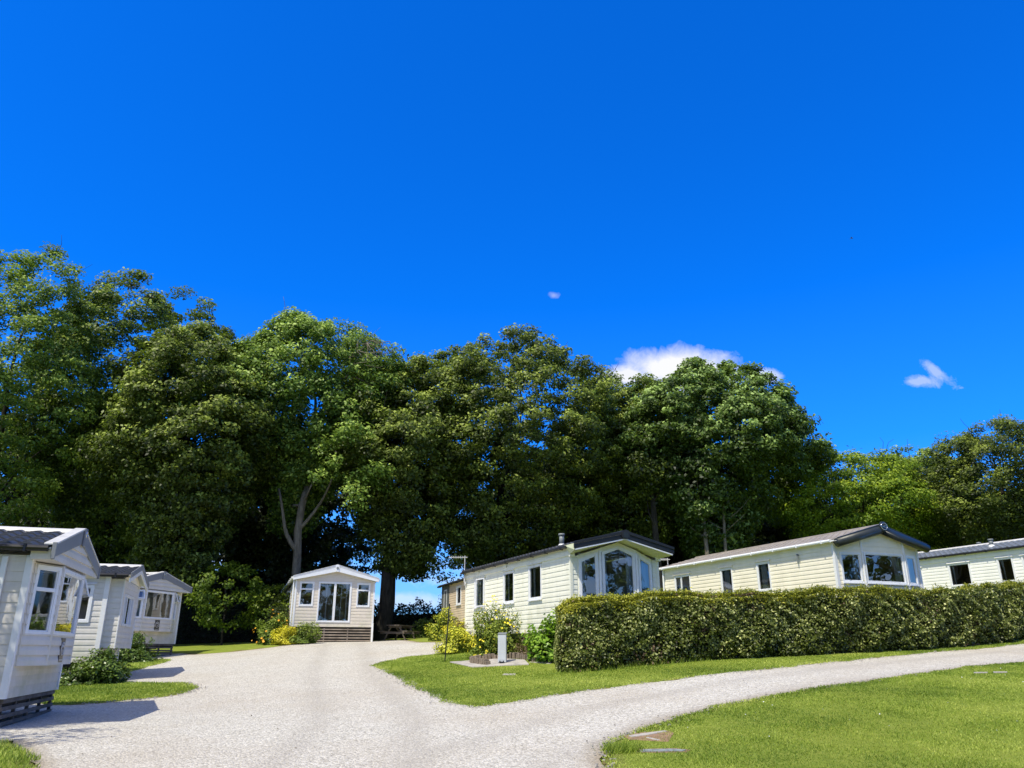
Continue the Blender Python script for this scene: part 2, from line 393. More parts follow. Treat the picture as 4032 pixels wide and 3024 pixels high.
# ------------------------------------------------------------------ fast quads / blades
def quads_mesh(name, V, tint, mat, parent=None, smooth=False):
    """V: (n,k,3) polygons"""
    n, k = V.shape[:2]
    m = bpy.data.meshes.new(name)
    m.vertices.add(n*k); m.vertices.foreach_set('co', np.ascontiguousarray(V, np.float32).ravel())
    m.loops.add(n*k); m.loops.foreach_set('vertex_index', np.arange(n*k, dtype=np.int32))
    m.polygons.add(n); m.polygons.foreach_set('loop_start', np.arange(0, n*k, k, dtype=np.int32))
    m.update(calc_edges=True)
    set_attr(m, 'tint', np.clip(tint, 0, 1), 'FACE')
    return link(name, m, mat, parent)
def unit(a): return a/np.maximum(np.linalg.norm(a, axis=-1, keepdims=True), 1e-9)
def leaves(C, N, size, aspect=.62, jitter=.5):
    """rhombic leaf polygons at centres C with normals N"""
    n = len(C); N = unit(N+rng.normal(0, jitter, (n,3)))
    T = unit(np.cross(N, unit(rng.normal(0,1,(n,3))))); B = np.cross(N, T)
    s = (np.asarray(size)*rng.uniform(.65,1.3,n))[:,None]
    f = N*s*.12
    return np.stack([C-T*s*.5, C-B*s*aspect*.5+f, C+T*s*.55, C+B*s*aspect*.5+f], 1)

# grass blades, one object per lawn (nobody could count them)
def blades(poly, dens, hmin, hmax, box, name='grass', keep=None, spread=.03):
    x0, x1, y0, y1 = box; n = int((x1-x0)*(y1-y0)*dens)
    x = rng.uniform(x0, x1, n); y = rng.uniform(y0, y1, n)
    k = np.ones(n, bool) if keep is None else keep(x, y)
    x, y = x[k], y[k]; k = in_poly(x, y, poly); d = edge_dist(x, y, poly)*np.where(k, 1, -1)
    # edges fray: thin the turf close to the gravel, stray blades on the stones
    cl = .5+.5*np.sin(x*6.1+np.sin(y*4.3)*2)*np.sin(y*7.7)
    k = rng.uniform(0,1,len(x)) < np.where(d > 0, np.clip(d/.16+.30+.3*cl, 0, 1), np.clip(.55*cl+d/.16, 0, 1)); x, y = x[k], y[k]
    z = gz(x, y) + .022; n = len(x)
    h = rng.uniform(hmin, hmax, n)*(1+.5*np.sin(x*2.3+np.sin(y*1.7))*np.sin(y*2.9)*.5)
    a = rng.uniform(0, 2*np.pi, n); w = rng.uniform(.004, .009, n)*(1+ (y-10)*.06)
    dx, dy = np.cos(a)*w, np.sin(a)*w
    lx, ly = rng.normal(0, .55, n)*h, rng.normal(0, .55, n)*h
    V = np.stack([np.stack([x-dx,y-dy,z],-1), np.stack([x+dx,y+dy,z],-1), np.stack([x+lx,y+ly,z+h],-1)], 1)
    t = .45+.20*np.sin(x*.9+1.3*np.sin(y*.7))+.17*np.sin(y*2.1+x*.6)+.10*np.sin(x*5.1+2*np.sin(y*3.3))+rng.normal(0,.2,n)
    o = quads_mesh(name, V, t, M['blade']); tag(o, kind='stuff'); return o
tag(blades(lawn_polys['near'], 2900, .014, .034, (.7,14,9.3,20.5), keep=lambda x,y:(x < y*.75+.5)&(np.hypot((x-1.92)/.33,(y-10.76)/.11)>rng.uniform(.5,1.1,len(x)))&(np.hypot((x-1.95)/.35,(y-11.75)/.25)>rng.uniform(0,1.5,len(x)))), 'short mown grass of the near lawn at lower right', 'grass')
tag(blades(lawn_polys['island'], 1700, .014, .036, (-4.3,17,14.8,26), keep=lambda x,y:(y < 19.9+.14*np.maximum(x,0)+.015*np.maximum(x,0)**2+.5)|(x<.9)), 'short mown grass of the lawn around the pale post', 'grass')
tag(blades(lawn_polys['left_a'], 1200, .02, .05, (-15,-7.4,17.2,23)), 'short grass between the two nearest left caravans', 'grass')
tag(blades(lawn_polys['left_b'], 700, .03, .06, (-18,-11.5,25.3,32.5)), 'short grass in front of the farthest left caravan', 'grass')
tag(blades(lawn_polys['near_left'], 1600, .03, .07, (-10,-4,8,11.8)), 'tufty grass in the lower left corner', 'grass')

# ------------------------------------------------------------------ plants
def shell_points(n, rx, ry, rz, base=.0, hollow=.55, noise=.22):
    """points in the outer part of a lumpy dome sitting on the ground"""
    d = unit(rng.normal(0,1,(n,3))); d[:,2] = np.abs(d[:,2])*1.1-.12
    d = unit(d)
    ph = rng.uniform(0,6,6)
    lump = 1+noise*(np.sin(d[:,0]*5+ph[0])*np.sin(d[:,1]*5+ph[1])+np.sin(d[:,2]*6+ph[2]+d[:,0]*3))
    r = (hollow+(1-hollow)*rng.uniform(0,1,n)**.6)*lump
    P = d*r[:,None]*np.array([rx,ry,rz]); P[:,2] = np.maximum(P[:,2]+base, .02)
    return P, d, r
def shrub(name, loc, rx, rz, mat, n, leaf, label, cat='shrub', group=None, flowers=0, fmat=None, ry=None, sprigs=0, aspect=.6, sink=.15, fsize=.04, noise=.22, tbias=0):
    x, y = loc; root = empty(name, (x, y, G(x, y)+.02)); tag(root, label, cat, group)
    ry = ry or rx
    P, d, r = shell_points(n, rx, ry, rz*.88, rz*sink*.4, .45, noise)
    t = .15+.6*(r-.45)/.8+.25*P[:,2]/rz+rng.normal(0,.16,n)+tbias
    V = leaves(P, d*.7+np.array([0,0,.7]), leaf, aspect)
    ts = [t]; Vs = [V]
    if sprigs:
        for _ in range(sprigs):
            a = rng.uniform(0,2*np.pi); q = rng.uniform(0,.9); b = np.array([math.cos(a)*q*rx, math.sin(a)*q*ry, rz*.78*math.sqrt(1-q*q*.8)])
            dr = unit(np.array([math.cos(a)*q*.8+rng.normal(0,.25), math.sin(a)*q*.8+rng.normal(0,.25), 1.0])); L = rng.uniform(.12,.32)*rz
            m_ = 9; s = rng.uniform(0,1,m_)[:,None]
            c = b+dr*L*s+rng.normal(0,leaf*.35,(m_,3))
            Vs.append(leaves(c, rng.normal(0,1,(m_,3))+np.array([0,0,.6]), leaf*.8, aspect)); ts.append(rng.uniform(.4,1,m_))
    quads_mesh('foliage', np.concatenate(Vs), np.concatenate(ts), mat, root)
    st = MB()
    for k in range(7):
        a = k*.9+rng.uniform(0,.5); q = rng.uniform(.3,.75)
        st.tube([(0+.05*math.cos(a),.05*math.sin(a),-.05),(rx*q*.5*math.cos(a),ry*q*.5*math.sin(a),rz*.35),(rx*q*math.cos(a),ry*q*math.sin(a),rz*.72)], [.02,.014,.006], 5)
    st.build('stems', M['stump'], root)
    if flowers:
        P, d, r = shell_points(flowers, rx*1.02, ry*1.02, rz*.92, rz*.06, .9, noise)
        A = leaves(P, d+np.array([0,-.3,.3]), fsize, .95, .3); B = leaves(P+d*.006, d+np.array([0,-.3,.3]), fsize, .95, .3)
        quads_mesh('flowers', np.concatenate([A,B]), rng.uniform(0,1,2*flowers), fmat, root)['kind'] = 'stuff'
    return root

def limb(mb, a, b, ra, rb, wob=.06, n=6, seg=7):
    a, b = Vector(a), Vector(b); L = (b-a).length; P = []; Rr = []
    o1 = Vector(rng.normal(0,1,3)); o2 = Vector(rng.normal(0,1,3))
    for i in range(n+1):
        t = i/n; s = math.sin(t*math.pi)
        P.append(a.lerp(b, t)+(o1*s+o2*math.sin(2*t*math.pi)*.5)*wob*L); Rr.append(ra+(rb-ra)*t**.8)
    mb.tube(P, Rr, seg); return P
def tree(name, x, y, H, Rc, base, mat, label, barkm, nclump=260, per=150, leaf=.24, cat='tree', group=None, trunk_r=.32, lean=(0,0),
         shape=(.9,.75), under=(.5,.16), flat=.62, cx=0, cy=0, back=.5, twigs=0, tscale=1.0, lower=.0, upb=1.0, view=(0,-1), droop=.15, extra=(), dead=0, trunks=1, bend=(0,0)):
    """broad tree: trunk with limbs, crown of leaf sprays; H crown top and base heights are above its own foot"""
    z0 = G(x, y)-.1; root = empty(name, (x, y, z0)); tag(root, label, cat, group)
    Hc = H-base
    ph = rng.uniform(0, 6.28, 8)
    tm = under[0]
    def prof(t):
        t = np.clip(t, 0, 1); lo = under[1]+(1-under[1])*(t/tm)**1.55
        return np.where(t < tm, lo, np.sqrt(np.maximum(0, 1-np.maximum((t-tm)/(1-tm), 0)**2.3)))
    nclump = int(nclump*2.3); per = int(per*1.25); tscale *= .84
    t = np.sort((np.arange(nclump*4)+rng.uniform(0,1,nclump*4))/(nclump*4)); a = (np.arange(nclump*4)*2.39996+rng.normal(0,.25,nclump*4)) % (2*np.pi)
    k = rng.uniform(0,1,len(t)) < (prof(t)*.75+.25); t, a = t[k], a[k]; pm = rng.permutation(len(t)); t, a = t[pm], a[pm]
    facing = np.cos(a)*view[0]+np.sin(a)*view[1]
    k = (facing > -.25) | (rng.uniform(0,1,len(t)) < back); t, a = t[k][:nclump], a[k][:nclump]; nc = len(t)
    lob = 1+.12*np.sin(3*a+ph[0]+5*t)+.09*np.sin(5*a+ph[1]-9*t)+.08*np.sin(11*t+ph[2]+2*a)
    shell = rng.uniform(0,1,nc) < .72
    q = np.where(shell, rng.uniform(.82,1.0,nc), np.sqrt(rng.uniform(.05,.7,nc)))
    rad = Rc*(prof(t)+.06)*lob*q
    C = np.stack([cx+np.cos(a)*rad, cy+np.sin(a)*rad, base+t*Hc*(1+.05*np.sin(4*a+ph[3]))], -1)
    cs = rng.uniform(.7,1.3,nc)*tscale*(1.08-.35*t)
    for (ex, ey, ez, er, en) in extra:
        c = rng.normal(0,1,(en,3))*np.array([er,er,er*.8])*.5+np.array([ex,ey,ez]); C = np.concatenate([C,c]); cs = np.concatenate([cs, rng.uniform(.6,1.1,en)*tscale])
        q = np.concatenate([q, rng.uniform(.8,1,en)]); t = np.concatenate([t, np.full(en,.7)])
    nc = len(C)
    out = unit(np.stack([C[:,0]-cx, C[:,1]-cy, (t-.45)*Rc*1.2], -1))
    m = (per*rng.uniform(.6,1.4,nc)*np.clip(cs,.5,1.6)).astype(int)
    ci = np.repeat(np.arange(nc), m); n = len(ci)
    g = rng.normal(0,1,(n,3)); g = g/np.linalg.norm(g,axis=1,keepdims=True)*rng.uniform(0,1,(n,1))**.45
    # flattened spray, drooping outward
    off = g*np.array([1,1,flat])*cs[ci][:,None]
    oh = out[ci]*np.array([1,1,0]); dist = (off*oh).sum(1)
    off[:,2] -= droop*np.maximum(dist,0)*.6
    P = C[ci]+off
    P[:,2] = np.maximum(P[:,2], base*.75+rng.uniform(0,.6,n))
    N = np.array([0,0,1.0])*upb*.6+out[ci]*.75+g*.45
    V = leaves(P, N, leaf*.84, .6, .6)
    tint = .33+.40*g[:,2]+.22*(q[ci]-.5)+(rng.normal(0,.12,nc))[ci]+rng.normal(0,.16,n)+.12*t[ci]  # sprays lighter on top and outside, darker below: sunlight put into the tint
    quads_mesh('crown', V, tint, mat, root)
    top = Vector((cx+lean[0]*.2, cy+lean[1]*.2, base+Hc*.80))
    for tr in range(trunks):
        mb = MB()
        ox = (tr-(trunks-1)/2)*.9
        foot = Vector((ox-lean[0], -lean[1], -.3)); mid = Vector((cx*.5+ox*.8+bend[0], cy*.5+bend[1], base+Hc*.22))
        P1 = limb(mb, foot, mid, trunk_r*1.15, trunk_r*.78, .02 if not any(bend) else .05, 6, 9)
        if any(bend): limb(mb, P1[3], P1[3]+Vector((-1.3,-.4,3.6)), trunk_r*.62, trunk_r*.25, .06, 6, 8); limb(mb, P1[4], P1[4]+Vector((1.9,-.6,3.0)), trunk_r*.5, trunk_r*.15, .06, 6, 7)
        P2 = limb(mb, mid, top, trunk_r*.76, .05, .04, 7, 7)
        for k in range(9 if trunks == 1 else 5):
            f = rng.uniform(.1,.8); p = P2[int(f*6)]; j = rng.integers(0, nc); e = Vector(C[j])
            if (e-p).length < Rc*1.5: limb(mb, p, e, trunk_r*.35*(1-f*.6), .02, .07, 5, 5)
        for k in range(4):
            j = rng.integers(0, nc)
            if C[j][2] < base+Hc*.5: limb(mb, P1[-2], Vector(C[j]), trunk_r*.3, .02, .08, 5, 5)
        mb.build('trunk', barkm, root, True)
    mb = MB()
    for k in range(twigs):
        j = rng.integers(0, nc); c = Vector(C[j])
        if t[j] < .6: continue
        limb(mb, c, c+Vector((out[j][0]*.8+rng.normal(0,.3), out[j][1]*.5, .9+rng.uniform(0,.9))), .025, .008, .08, 4, 4)
    if mb.v: tag(mb.build('twigs', barkm, root, True), kind='stuff')
    if dead:
        for k in range(dead):
            db = MB()
            b = Vector((cx+rng.uniform(.35,.85)*Rc, cy-rng.uniform(.5,.9)*Rc, base+Hc*rng.uniform(.45,.8)))
            for q_ in range(4):
                e = b+Vector((rng.normal(.4,.9), rng.normal(-.2,.4), rng.normal(.1,.6))); limb(db, b, e, .035, .01, .1, 5, 4)
                limb(db, b.lerp(e,.6), e+Vector(rng.normal(0,.5,3)), .018, .006, .1, 3, 4)
            db.build('dead_branch', M['bark_pale'], root, True)
    return root

# ------------------------------------------------------------------ static caravans
class Panel:
    """vertical wall plane: s along the wall (left to right seen from outside), z up, o outwards"""
    def __init__(s, o, d): s.o = o; L = math.hypot(*d); s.d = (d[0]/L, d[1]/L); s.n = (s.d[1], -s.d[0]); s.L = L
    def __call__(s, a, z, o=0.0): return (s.o[0]+s.d[0]*a+s.n[0]*o, s.o[1]+s.d[1]*a+s.n[1]*o, z)
def between(a, b): return Panel(a, (b[0]-a[0], b[1]-a[1]))

def siding(mb, P, s0, s1, z0, z1, pitch, holes=(), rng_fn=None, dp=.016):
    """lapped boards as real geometry, cut round the openings"""
    segs = []; k = 0
    zz = z0
    while zz < z1-1e-4:
        zt = min(zz+pitch, z1); f = (zt-zz)/pitch
        segs += [(zz, 0.0, zz+.001, dp), (zz+.001, dp, zz+.5*(zt-zz), dp*.85), (zz+.5*(zt-zz), dp*.85, zt, dp*.15)]
        zz = zt
    cuts = sorted({h[2] for h in holes} | {h[3] for h in holes})
    for za, oa, zb, ob in segs:
        parts = [za]+[c for c in cuts if za+1e-4 < c < zb-1e-4]+[zb]
        for p, q in zip(parts, parts[1:]):
            f0 = (p-za)/(zb-za); f1 = (q-za)/(zb-za); op = oa+(ob-oa)*f0; oq = oa+(ob-oa)*f1
            mid = (p+q)/2
            la, ra = rng_fn(p) if rng_fn else (s0, s1); lb, rb = rng_fn(q) if rng_fn else (s0, s1)
            hs = sorted((h[0], h[1]) for h in holes if h[2]-1e-4 < mid < h[3]+1e-4 and h[1] > s0 and h[0] < s1)
            if not hs:
                if rb-lb > .004 or ra-la > .004: mb.poly([P(la,p,op), P(ra,p,op), P(rb,q,oq), P(lb,q,oq)])
                continue
            cur = s0
            for h0, h1 in hs+[(s1, s1)]:
                a, b = cur, min(h0, s1)
                if b-a > .004: mb.poly([P(a,p,op), P(b,p,op), P(b,q,oq), P(a,q,oq)])
                cur = max(cur, h1)

def inset(poly, w):
    """convex polygon (s,z), counter-clockwise, moved inwards by w"""
    n = len(poly); out = []
    for i in range(n):
        p0, p1, p2 = Vector(poly[i-1]), Vector(poly[i]), Vector(poly[(i+1) % n])
        d0 = (p1-p0).normalized(); d1 = (p2-p1).normalized(); n0 = Vector((-d0.y, d0.x)); n1 = Vector((-d1.y, d1.x))
        b = (n0+n1); b = b/max(b.dot(n0), .2); out.append(tuple(p1+b*w))
    return out
def ring(mb, P, outer, inner, o0, o1):
    n = len(outer)
    for i in range(n):
        j = (i+1) % n
        A, B, C, D = outer[i], outer[j], inner[j], inner[i]
        mb.poly([P(*A,o1), P(*B,o1), P(*C,o1), P(*D,o1)])
        mb.poly([P(*A,o0), P(*A,o1), P(*D,o1), P(*D,o0)][::1]) if False else None
        mb.poly([P(*B,o1), P(*A,o1), P(*A,o0), P(*B,o0)])
        mb.poly([P(*D,o1), P(*C,o1), P(*C,o0), P(*D,o0)])
def rect(s0, s1, z0, z1): return [(s0,z0),(s1,z0),(s1,z1),(s0,z1)]
def curtain_sheet(P, s0, s1, z0, z1, o, s0b=None, s1b=None, waves=None):
    mb = MB(); n = max(8, int((s1-s0)/.02)); waves = waves or (s1-s0)/.075
    s0b = s0 if s0b is None else s0b; s1b = s1 if s1b is None else s1b
    rows = 5; g = []
    for r in range(rows+1):
        f = r/rows; z = z1+(z0-z1)*f; ff = math.sin(min(1, f/.75)*math.pi/2)
        a, b = s0+(s0b-s0)*ff, s1+(s1b-s1)*ff
        g.append([P(a+(b-a)*i/n, z, o+.018*math.sin(2*math.pi*waves*i/n)) for i in range(n+1)])
    for r in range(rows):
        for i in range(n): mb.poly([g[r][i], g[r+1][i], g[r+1][i+1], g[r][i+1]])
    return mb
def window(parent, P, poly, fw=.055, splits=(), curtains=(), cmat='curtain', sill=False, hood=False, label=None, name='window', open_part=None, mat='upvc', o1=.035):
    """frame (the part) with pane, curtain, sill as sub-parts; splits: ('v',s,z0,z1) / ('h',z,s0,s1)"""
    f = MB(); inn = inset(poly, fw); ring(f, P, poly, inn, -.07, o1)
    inn2 = inset(poly, fw+.022); ring(f, P, inn, inn2, -.05, o1-.016)
    for sp in splits:
        w = .032
        if sp[0] == 'v': q = rect(sp[1]-w, sp[1]+w, sp[2], sp[3])
        else: q = rect(sp[2], sp[3], sp[1]-w, sp[1]+w)
        f.prism([P(*c, -.05) for c in q], tuple(P.n[i]*(.05+o1-.004) if i < 2 else 0 for i in range(3)))
    fr = f.build(name, M[mat], parent, bevel=.004)
    if label: fr['label'] = label
    MB().poly([P(*c, 0.0) for c in inset(poly, fw-.01)]).build('pane', M['glass'], fr)
    zs = [c[1] for c in poly]; ss = [c[0] for c in poly]
    for cu in curtains:
        a, b = cu[0], cu[1]; tie = cu[2] if len(cu) > 2 else 0
        curtain_sheet(P, a, b, min(zs)+.02, min(max(zs)-.03, cu[3] if len(cu) > 3 else 9), -.11, a+(tie if tie > 0 else 0), b+(tie if tie < 0 else 0)).build('curtain', M[cmat], fr, True)
    if sill:
        MB().prism([P(min(ss)-.02, min(zs)-.035, o1), P(max(ss)+.02, min(zs)-.035, o1), P(max(ss)+.02, min(zs)-.002, o1), P(min(ss)-.02, min(zs)-.002, o1)], (P.n[0]*.035, P.n[1]*.035, 0)).build('sill', M['upvc'], fr)
    if hood:
        a, b, z = min(ss)-.05, max(ss)+.05, max(zs)
        MB().prism([P(a, z+.01, .0), P(a, z+.01, .085), P(a, z+.055, .06), P(a, z+.085, .0)], (P.d[0]*(b-a), P.d[1]*(b-a), 0)).build('hood', M[hood], fr)
    if open_part:
        a, b, za, zb, kind = open_part
        s = MB(); k = .16
        def OP(s_, z_, o_):
            if kind == 'top': o_ = o_+(zb-z_)*.36
            else: o_ = o_+(b-s_)*.07
            return P(s_, z_, o_+o1+.006)
        q = rect(a, b, za, zb); qi = inset(q, .045)
        ring(s, OP, q, qi, 0, .035)
        so = s.build('sash', M['upvc'], fr)
        MB().poly([OP(*c, .015) for c in inset(q, .04)]).build('sash_pane', M['glass'], fr)
    return fr

def roof(parent, W, L, ze, zr, yf, yb, mat, pitch=.30, rows=8, ov=.12, lift=.024, cap='white_trim', under='white_trim'):
    mb = MB(); half = W/2+ov
    ny = int((yb-yf)/pitch*8); ys_ = [yf+(yb-yf)*i/ny for i in range(ny+1)]
    wave = [.020*(math.sin(2*math.pi*(y_-yf)/pitch)+.35*math.sin(4*math.pi*(y_-yf)/pitch+.6)) for y_ in ys_]
    for side in (0, 1):
        for r in range(rows):
            pts = []
            for f, up in ((r/rows, lift+.010), (r/rows+.002, lift+.012), ((r+1.06)/rows, .012)):
                f = min(f, 1.0); x = -ov+half*f; z = ze+(zr-ze)*f+up
                if side: x = W-x
                pts.append([(x, y_, z+w_) for y_, w_ in zip(ys_, wave)])
            pts.insert(0, [(p[0], p[1], p[2]-lift-.012-w_) for p, w_ in zip(pts[0], wave)])
            for a, b in zip(pts, pts[1:]):
                for i in range(ny):
                    q = [a[i], a[i+1], b[i+1], b[i]]; mb.poly(q if side else q[::-1])
    o = mb.build('roof', M[mat], parent)
    d = MB()
    for x0, x1 in ((-ov, W/2), (W+ov, W/2)):
        d.prism([(x0,yf,ze-.012),(x1,yf,zr-.012),(x1,yf,zr-.05),(x0,yf,ze-.05)], (0,yb-yf,0))
    d.build('roof_deck', M[under], o)
    c = MB(); c.prism([(W/2-.13,yf,zr-.015),(W/2-.10,yf,zr+.045),(W/2-.03,yf,zr+.075),(W/2+.03,yf,zr+.075),(W/2+.10,yf,zr+.045),(W/2+.13,yf,zr-.015)], (0,yb-yf,0))
    c.build('ridge_cap', M[cap], o)
    return o
def gutter(parent, x, y0, y1, z, mat, r=.05, name='gutter'):
    g = MB(); g.tube([(x,y0,z),(x,(y0+y1)/2,z),(x,y1,z)], r, 10)
    n = max(2, int(abs(y1-y0)/1.1))
    for i in range(n+1):
        y_ = y0+(y1-y0)*(i+.3)/(n+.6); g.box(x-r*1.15, y_-.02, z-r*1.2, x+r*1.3, y_+.02, z+r*1.05)
    return g.build(name, M[mat], parent)
def slats(parent, x0, x1, y, ztop, drop, mat, n=6, h=.085, gap=.055, posts=5, skew=0.0, topboard=True, lean=0.0):
    """open boarded skirt under the front; drop(x) = depth of the ground below the floor"""
    s = MB()
    z = ztop
    for i in range(n):
        z1 = z; z0 = z-h; z = z0-gap
        xe = x1 if i < n-1 else x0+(x1-x0)*(.62 if lean else 1)
        s.box(x0, y-.022, z0, xe, y, z1)
    for i in range(posts):
        x = x0+.04+(x1-x0-.08)*i/(posts-1); s.box(x-.03, y+.003, -drop-.25, x+.03, y+.055, ztop+.02)
    return s.build('skirt', M[mat], parent)
def chassis(parent, W, L, depth):
    c = MB(); c.box(.03,.06,-.16,W-.03,L-.06,-.015)
    for x in (W*.28, W*.72): c.box(x-.05,.5,-.27,x+.05,L-.4,-.165)
    for y_ in (.7, L*.4, L*.62, L-1):
        c.box(.3,y_-.04,-.24,W-.3,y_+.04,-.17)
        for x in (W*.28, W*.72):
            c.bar((x,y_,-.3),(x,y_,-depth-.3),.08,.08)
            c.bar((x-.45,y_+.05,-.30),(x,y_+.05,-depth-.1),.06,.06); c.bar((x+.45,y_+.05,-.30),(x,y_+.05,-depth-.1),.06,.06)
    o = c.build('chassis', M['dark_under'], parent)
    for x in (W*.2, W*.8):
        pts = [(x+.1, L*.5+.3*math.cos(a), -.42+.3*math.sin(a)) for a in np.linspace(0,2*np.pi,18)[:-1]]; MB().prism(pts, (-.2,0,0)).build('wheel', M['black'], o)
def inside(parent, W, L, y=3.0, h=2.0):
    i = MB(); i.box(W*.55,y+.06,.02,W*.55+.05,L-.25,h); i.box(.12,y,.02,W-.12,y+.05,h); i.box(.05,.05,.0,W-.05,L-.05,.015)
    i.build('partition', M['interior'], parent)
def fascia(parent, pts, y0, y1, mat, name='fascia'):
    """board following pts = [(x,zbottom,ztop)...] between y0 and y1"""
    mb = MB()
    for a, b in zip(pts, pts[1:]):
        mb.prism([(a[0],y0,a[1]),(b[0],y0,b[1]),(b[0],y0,b[2]),(a[0],y0,a[2])], (0,y1-y0,0))
    return mb.build(name, M[mat], parent, bevel=.008)
def ring_badge(parent, c, r, mat, n=(0,-1), name='badge', tube=.012, rz=1.0):
    d = (-n[1], n[0]); pts = [(c[0]+d[0]*r*math.cos(a), c[1]+d[1]*r*math.cos(a), c[2]+r*rz*math.sin(a)) for a in np.linspace(0,2*np.pi,25)]
    return MB().tube(pts, tube, 6, False).build(name, M[mat], parent, True)
def lettering(parent, text, loc, size, mat, rot, depth=.004, shear=0.0):
    cu = bpy.data.curves.new('lettering', 'FONT'); cu.body = text; cu.size = size; cu.extrude = depth; cu.align_x = 'CENTER'; cu.align_y = 'CENTER'; cu.shear = shear
    o = bpy.data.objects.new('tmp', cu); COL.objects.link(o); dg = bpy.context.evaluated_depsgraph_get()
    me_ = bpy.data.meshes.new_from_object(o.evaluated_get(dg)); bpy.data.objects.remove(o); bpy.data.curves.remove(cu)
    o = link('lettering', me_, M[mat], parent); o.location = loc; o.rotation_euler = rot; return o
def flue(parent, x, y, z, h=.42, r=.085, cap=True):
    f = MB(); f.tube([(x,y,z-.1),(x,y,z+.10),(x,y,z+.13)], [r*1.45,r*1.25,r*.98], 14)
    o = f.build('flue', M['white_trim'], parent, True)
    t = MB(); t.tube([(x,y,z+.11),(x,y,z+h)], r*.9, 14); t.tube([(x,y,z+h-.01),(x,y,z+h+.05)], r*1.15, 14); t.build('flue_cowl', M['post_cap'], o, True)
def aerial(parent, x, y, z0, z1, dirv=(-1,.15), L=.75):
    a = MB(); a.tube([(x,y,z0),(x,y,z1)], .016, 6)
    o = a.build('aerial', M['cap_light'], parent)
    b = MB(); d = Vector((dirv[0],dirv[1],0)).normalized(); q = Vector((-d.y,d.x,0)); c = Vector((x,y,z1-.06))
    b.bar(c-d*.1, c+d*L, .025, .025)
    for i in range(8):
        p = c+d*(L*i/7); b.bar(p-q*.14+Vector((0,0,0)), p+q*.14, .012, .012); b.bar(p-Vector((0,0,.05)), p+Vector((0,0,.05)), .012, .012)
    b.build('aerial_boom', M['cap_light'], o)
def corner_trims(parent, W, L, z0, z1, mat, w=.07, ys=(0,)):
    for sx, x in ((1, 0), (-1, W)):
        t = MB(); a, b, c = x-sx*.03, x-sx*.001, x+sx*w
        t.prism([(a,-.03,z0),(c,-.03,z0),(c,-.001,z0),(b,-.001,z0),(b,w,z0),(a,w,z0)], (0,0,z1-z0)).build('corner_trim', M[mat], parent)
        t = MB(); t.prism([(a,L+.03,z0),(c,L+.03,z0),(c,L+.001,z0),(b,L+.001,z0),(b,L-w,z0),(a,L-w,z0)], (0,0,z1-z0)).build('corner_trim', M[mat], parent)
def body_sides(mb, W, L, zt, pitch, left_holes=(), gable_back=None):
    """left, right and back walls; left holes as (y0,y1,z0,z1)"""
    PL = Panel((0,L),(0,-1)); PR = Panel((W,0),(0,1)); PB = Panel((W,L),(-1,0))
    siding(mb, PL, 0, L, -.03, zt, pitch, [(L-h[1]+.02,L-h[0]-.02,h[2]+.02,h[3]-.02) for h in left_holes])
    siding(mb, PR, 0, L, -.03, zt, pitch); siding(mb, PB, 0, W, -.03, zt, pitch)
    if gable_back: mb.poly([PB(0,zt,0),PB(W,zt,0),PB(W/2,gable_back,0)])
    return PL
def swirl_plaque(parent, P, s, z, w, h, o, skew=0):
    p = MB(); p.prism([P(s-w/2,z-h/2,o),P(s+w/2,z-h/2,o),P(s+w/2,z+h/2,o),P(s-w/2,z+h/2,o)], (P.n[0]*.02,P.n[1]*.02,0))
    pl = p.build('plaque', M['plaque'], parent, bevel=.005); k = MB(); r = w*.36; zc = z+h*.06; oo = o+.024
    k.tube([P(s+r*math.cos(a), zc+r*math.sin(a), oo) for a in np.linspace(0,2*np.pi,25)], .011, 6, False)
    k.tube([P(s-r*.75+r*1.5*f, zc+r*(.15+.5*math.sin(f*3.0)-.25*f), oo) for f in np.linspace(0,1,7)], [.004,.012,.016,.02,.018,.012,.004], 6)
    k.tube([P(s-r*.1+r*.5*f, zc-r*(.15+.55*f), oo) for f in np.linspace(0,1,5)], [.018,.016,.012,.008,.003], 6)
    for i in range(6): k.prism([P(s-w*.36+w*.125*i,z-h*.43,o+.021),P(s-w*.36+w*.125*i+w*.085,z-h*.43,o+.021),P(s-w*.36+w*.125*i+w*.085,z-h*.375,o+.021),P(s-w*.36+w*.125*i,z-h*.375,o+.021)], (P.n[0]*.004,P.n[1]*.004,0))
    k.build('emblem', M['plaque_mark'], pl)

def gable_range(x0, x1, xm, z0, z1):
    def f(z):
        k = min(1, max(0, (z-z0)/(z1-z0))); return (x0+(xm-x0)*k, x1+(xm-x1)*k)
    return f

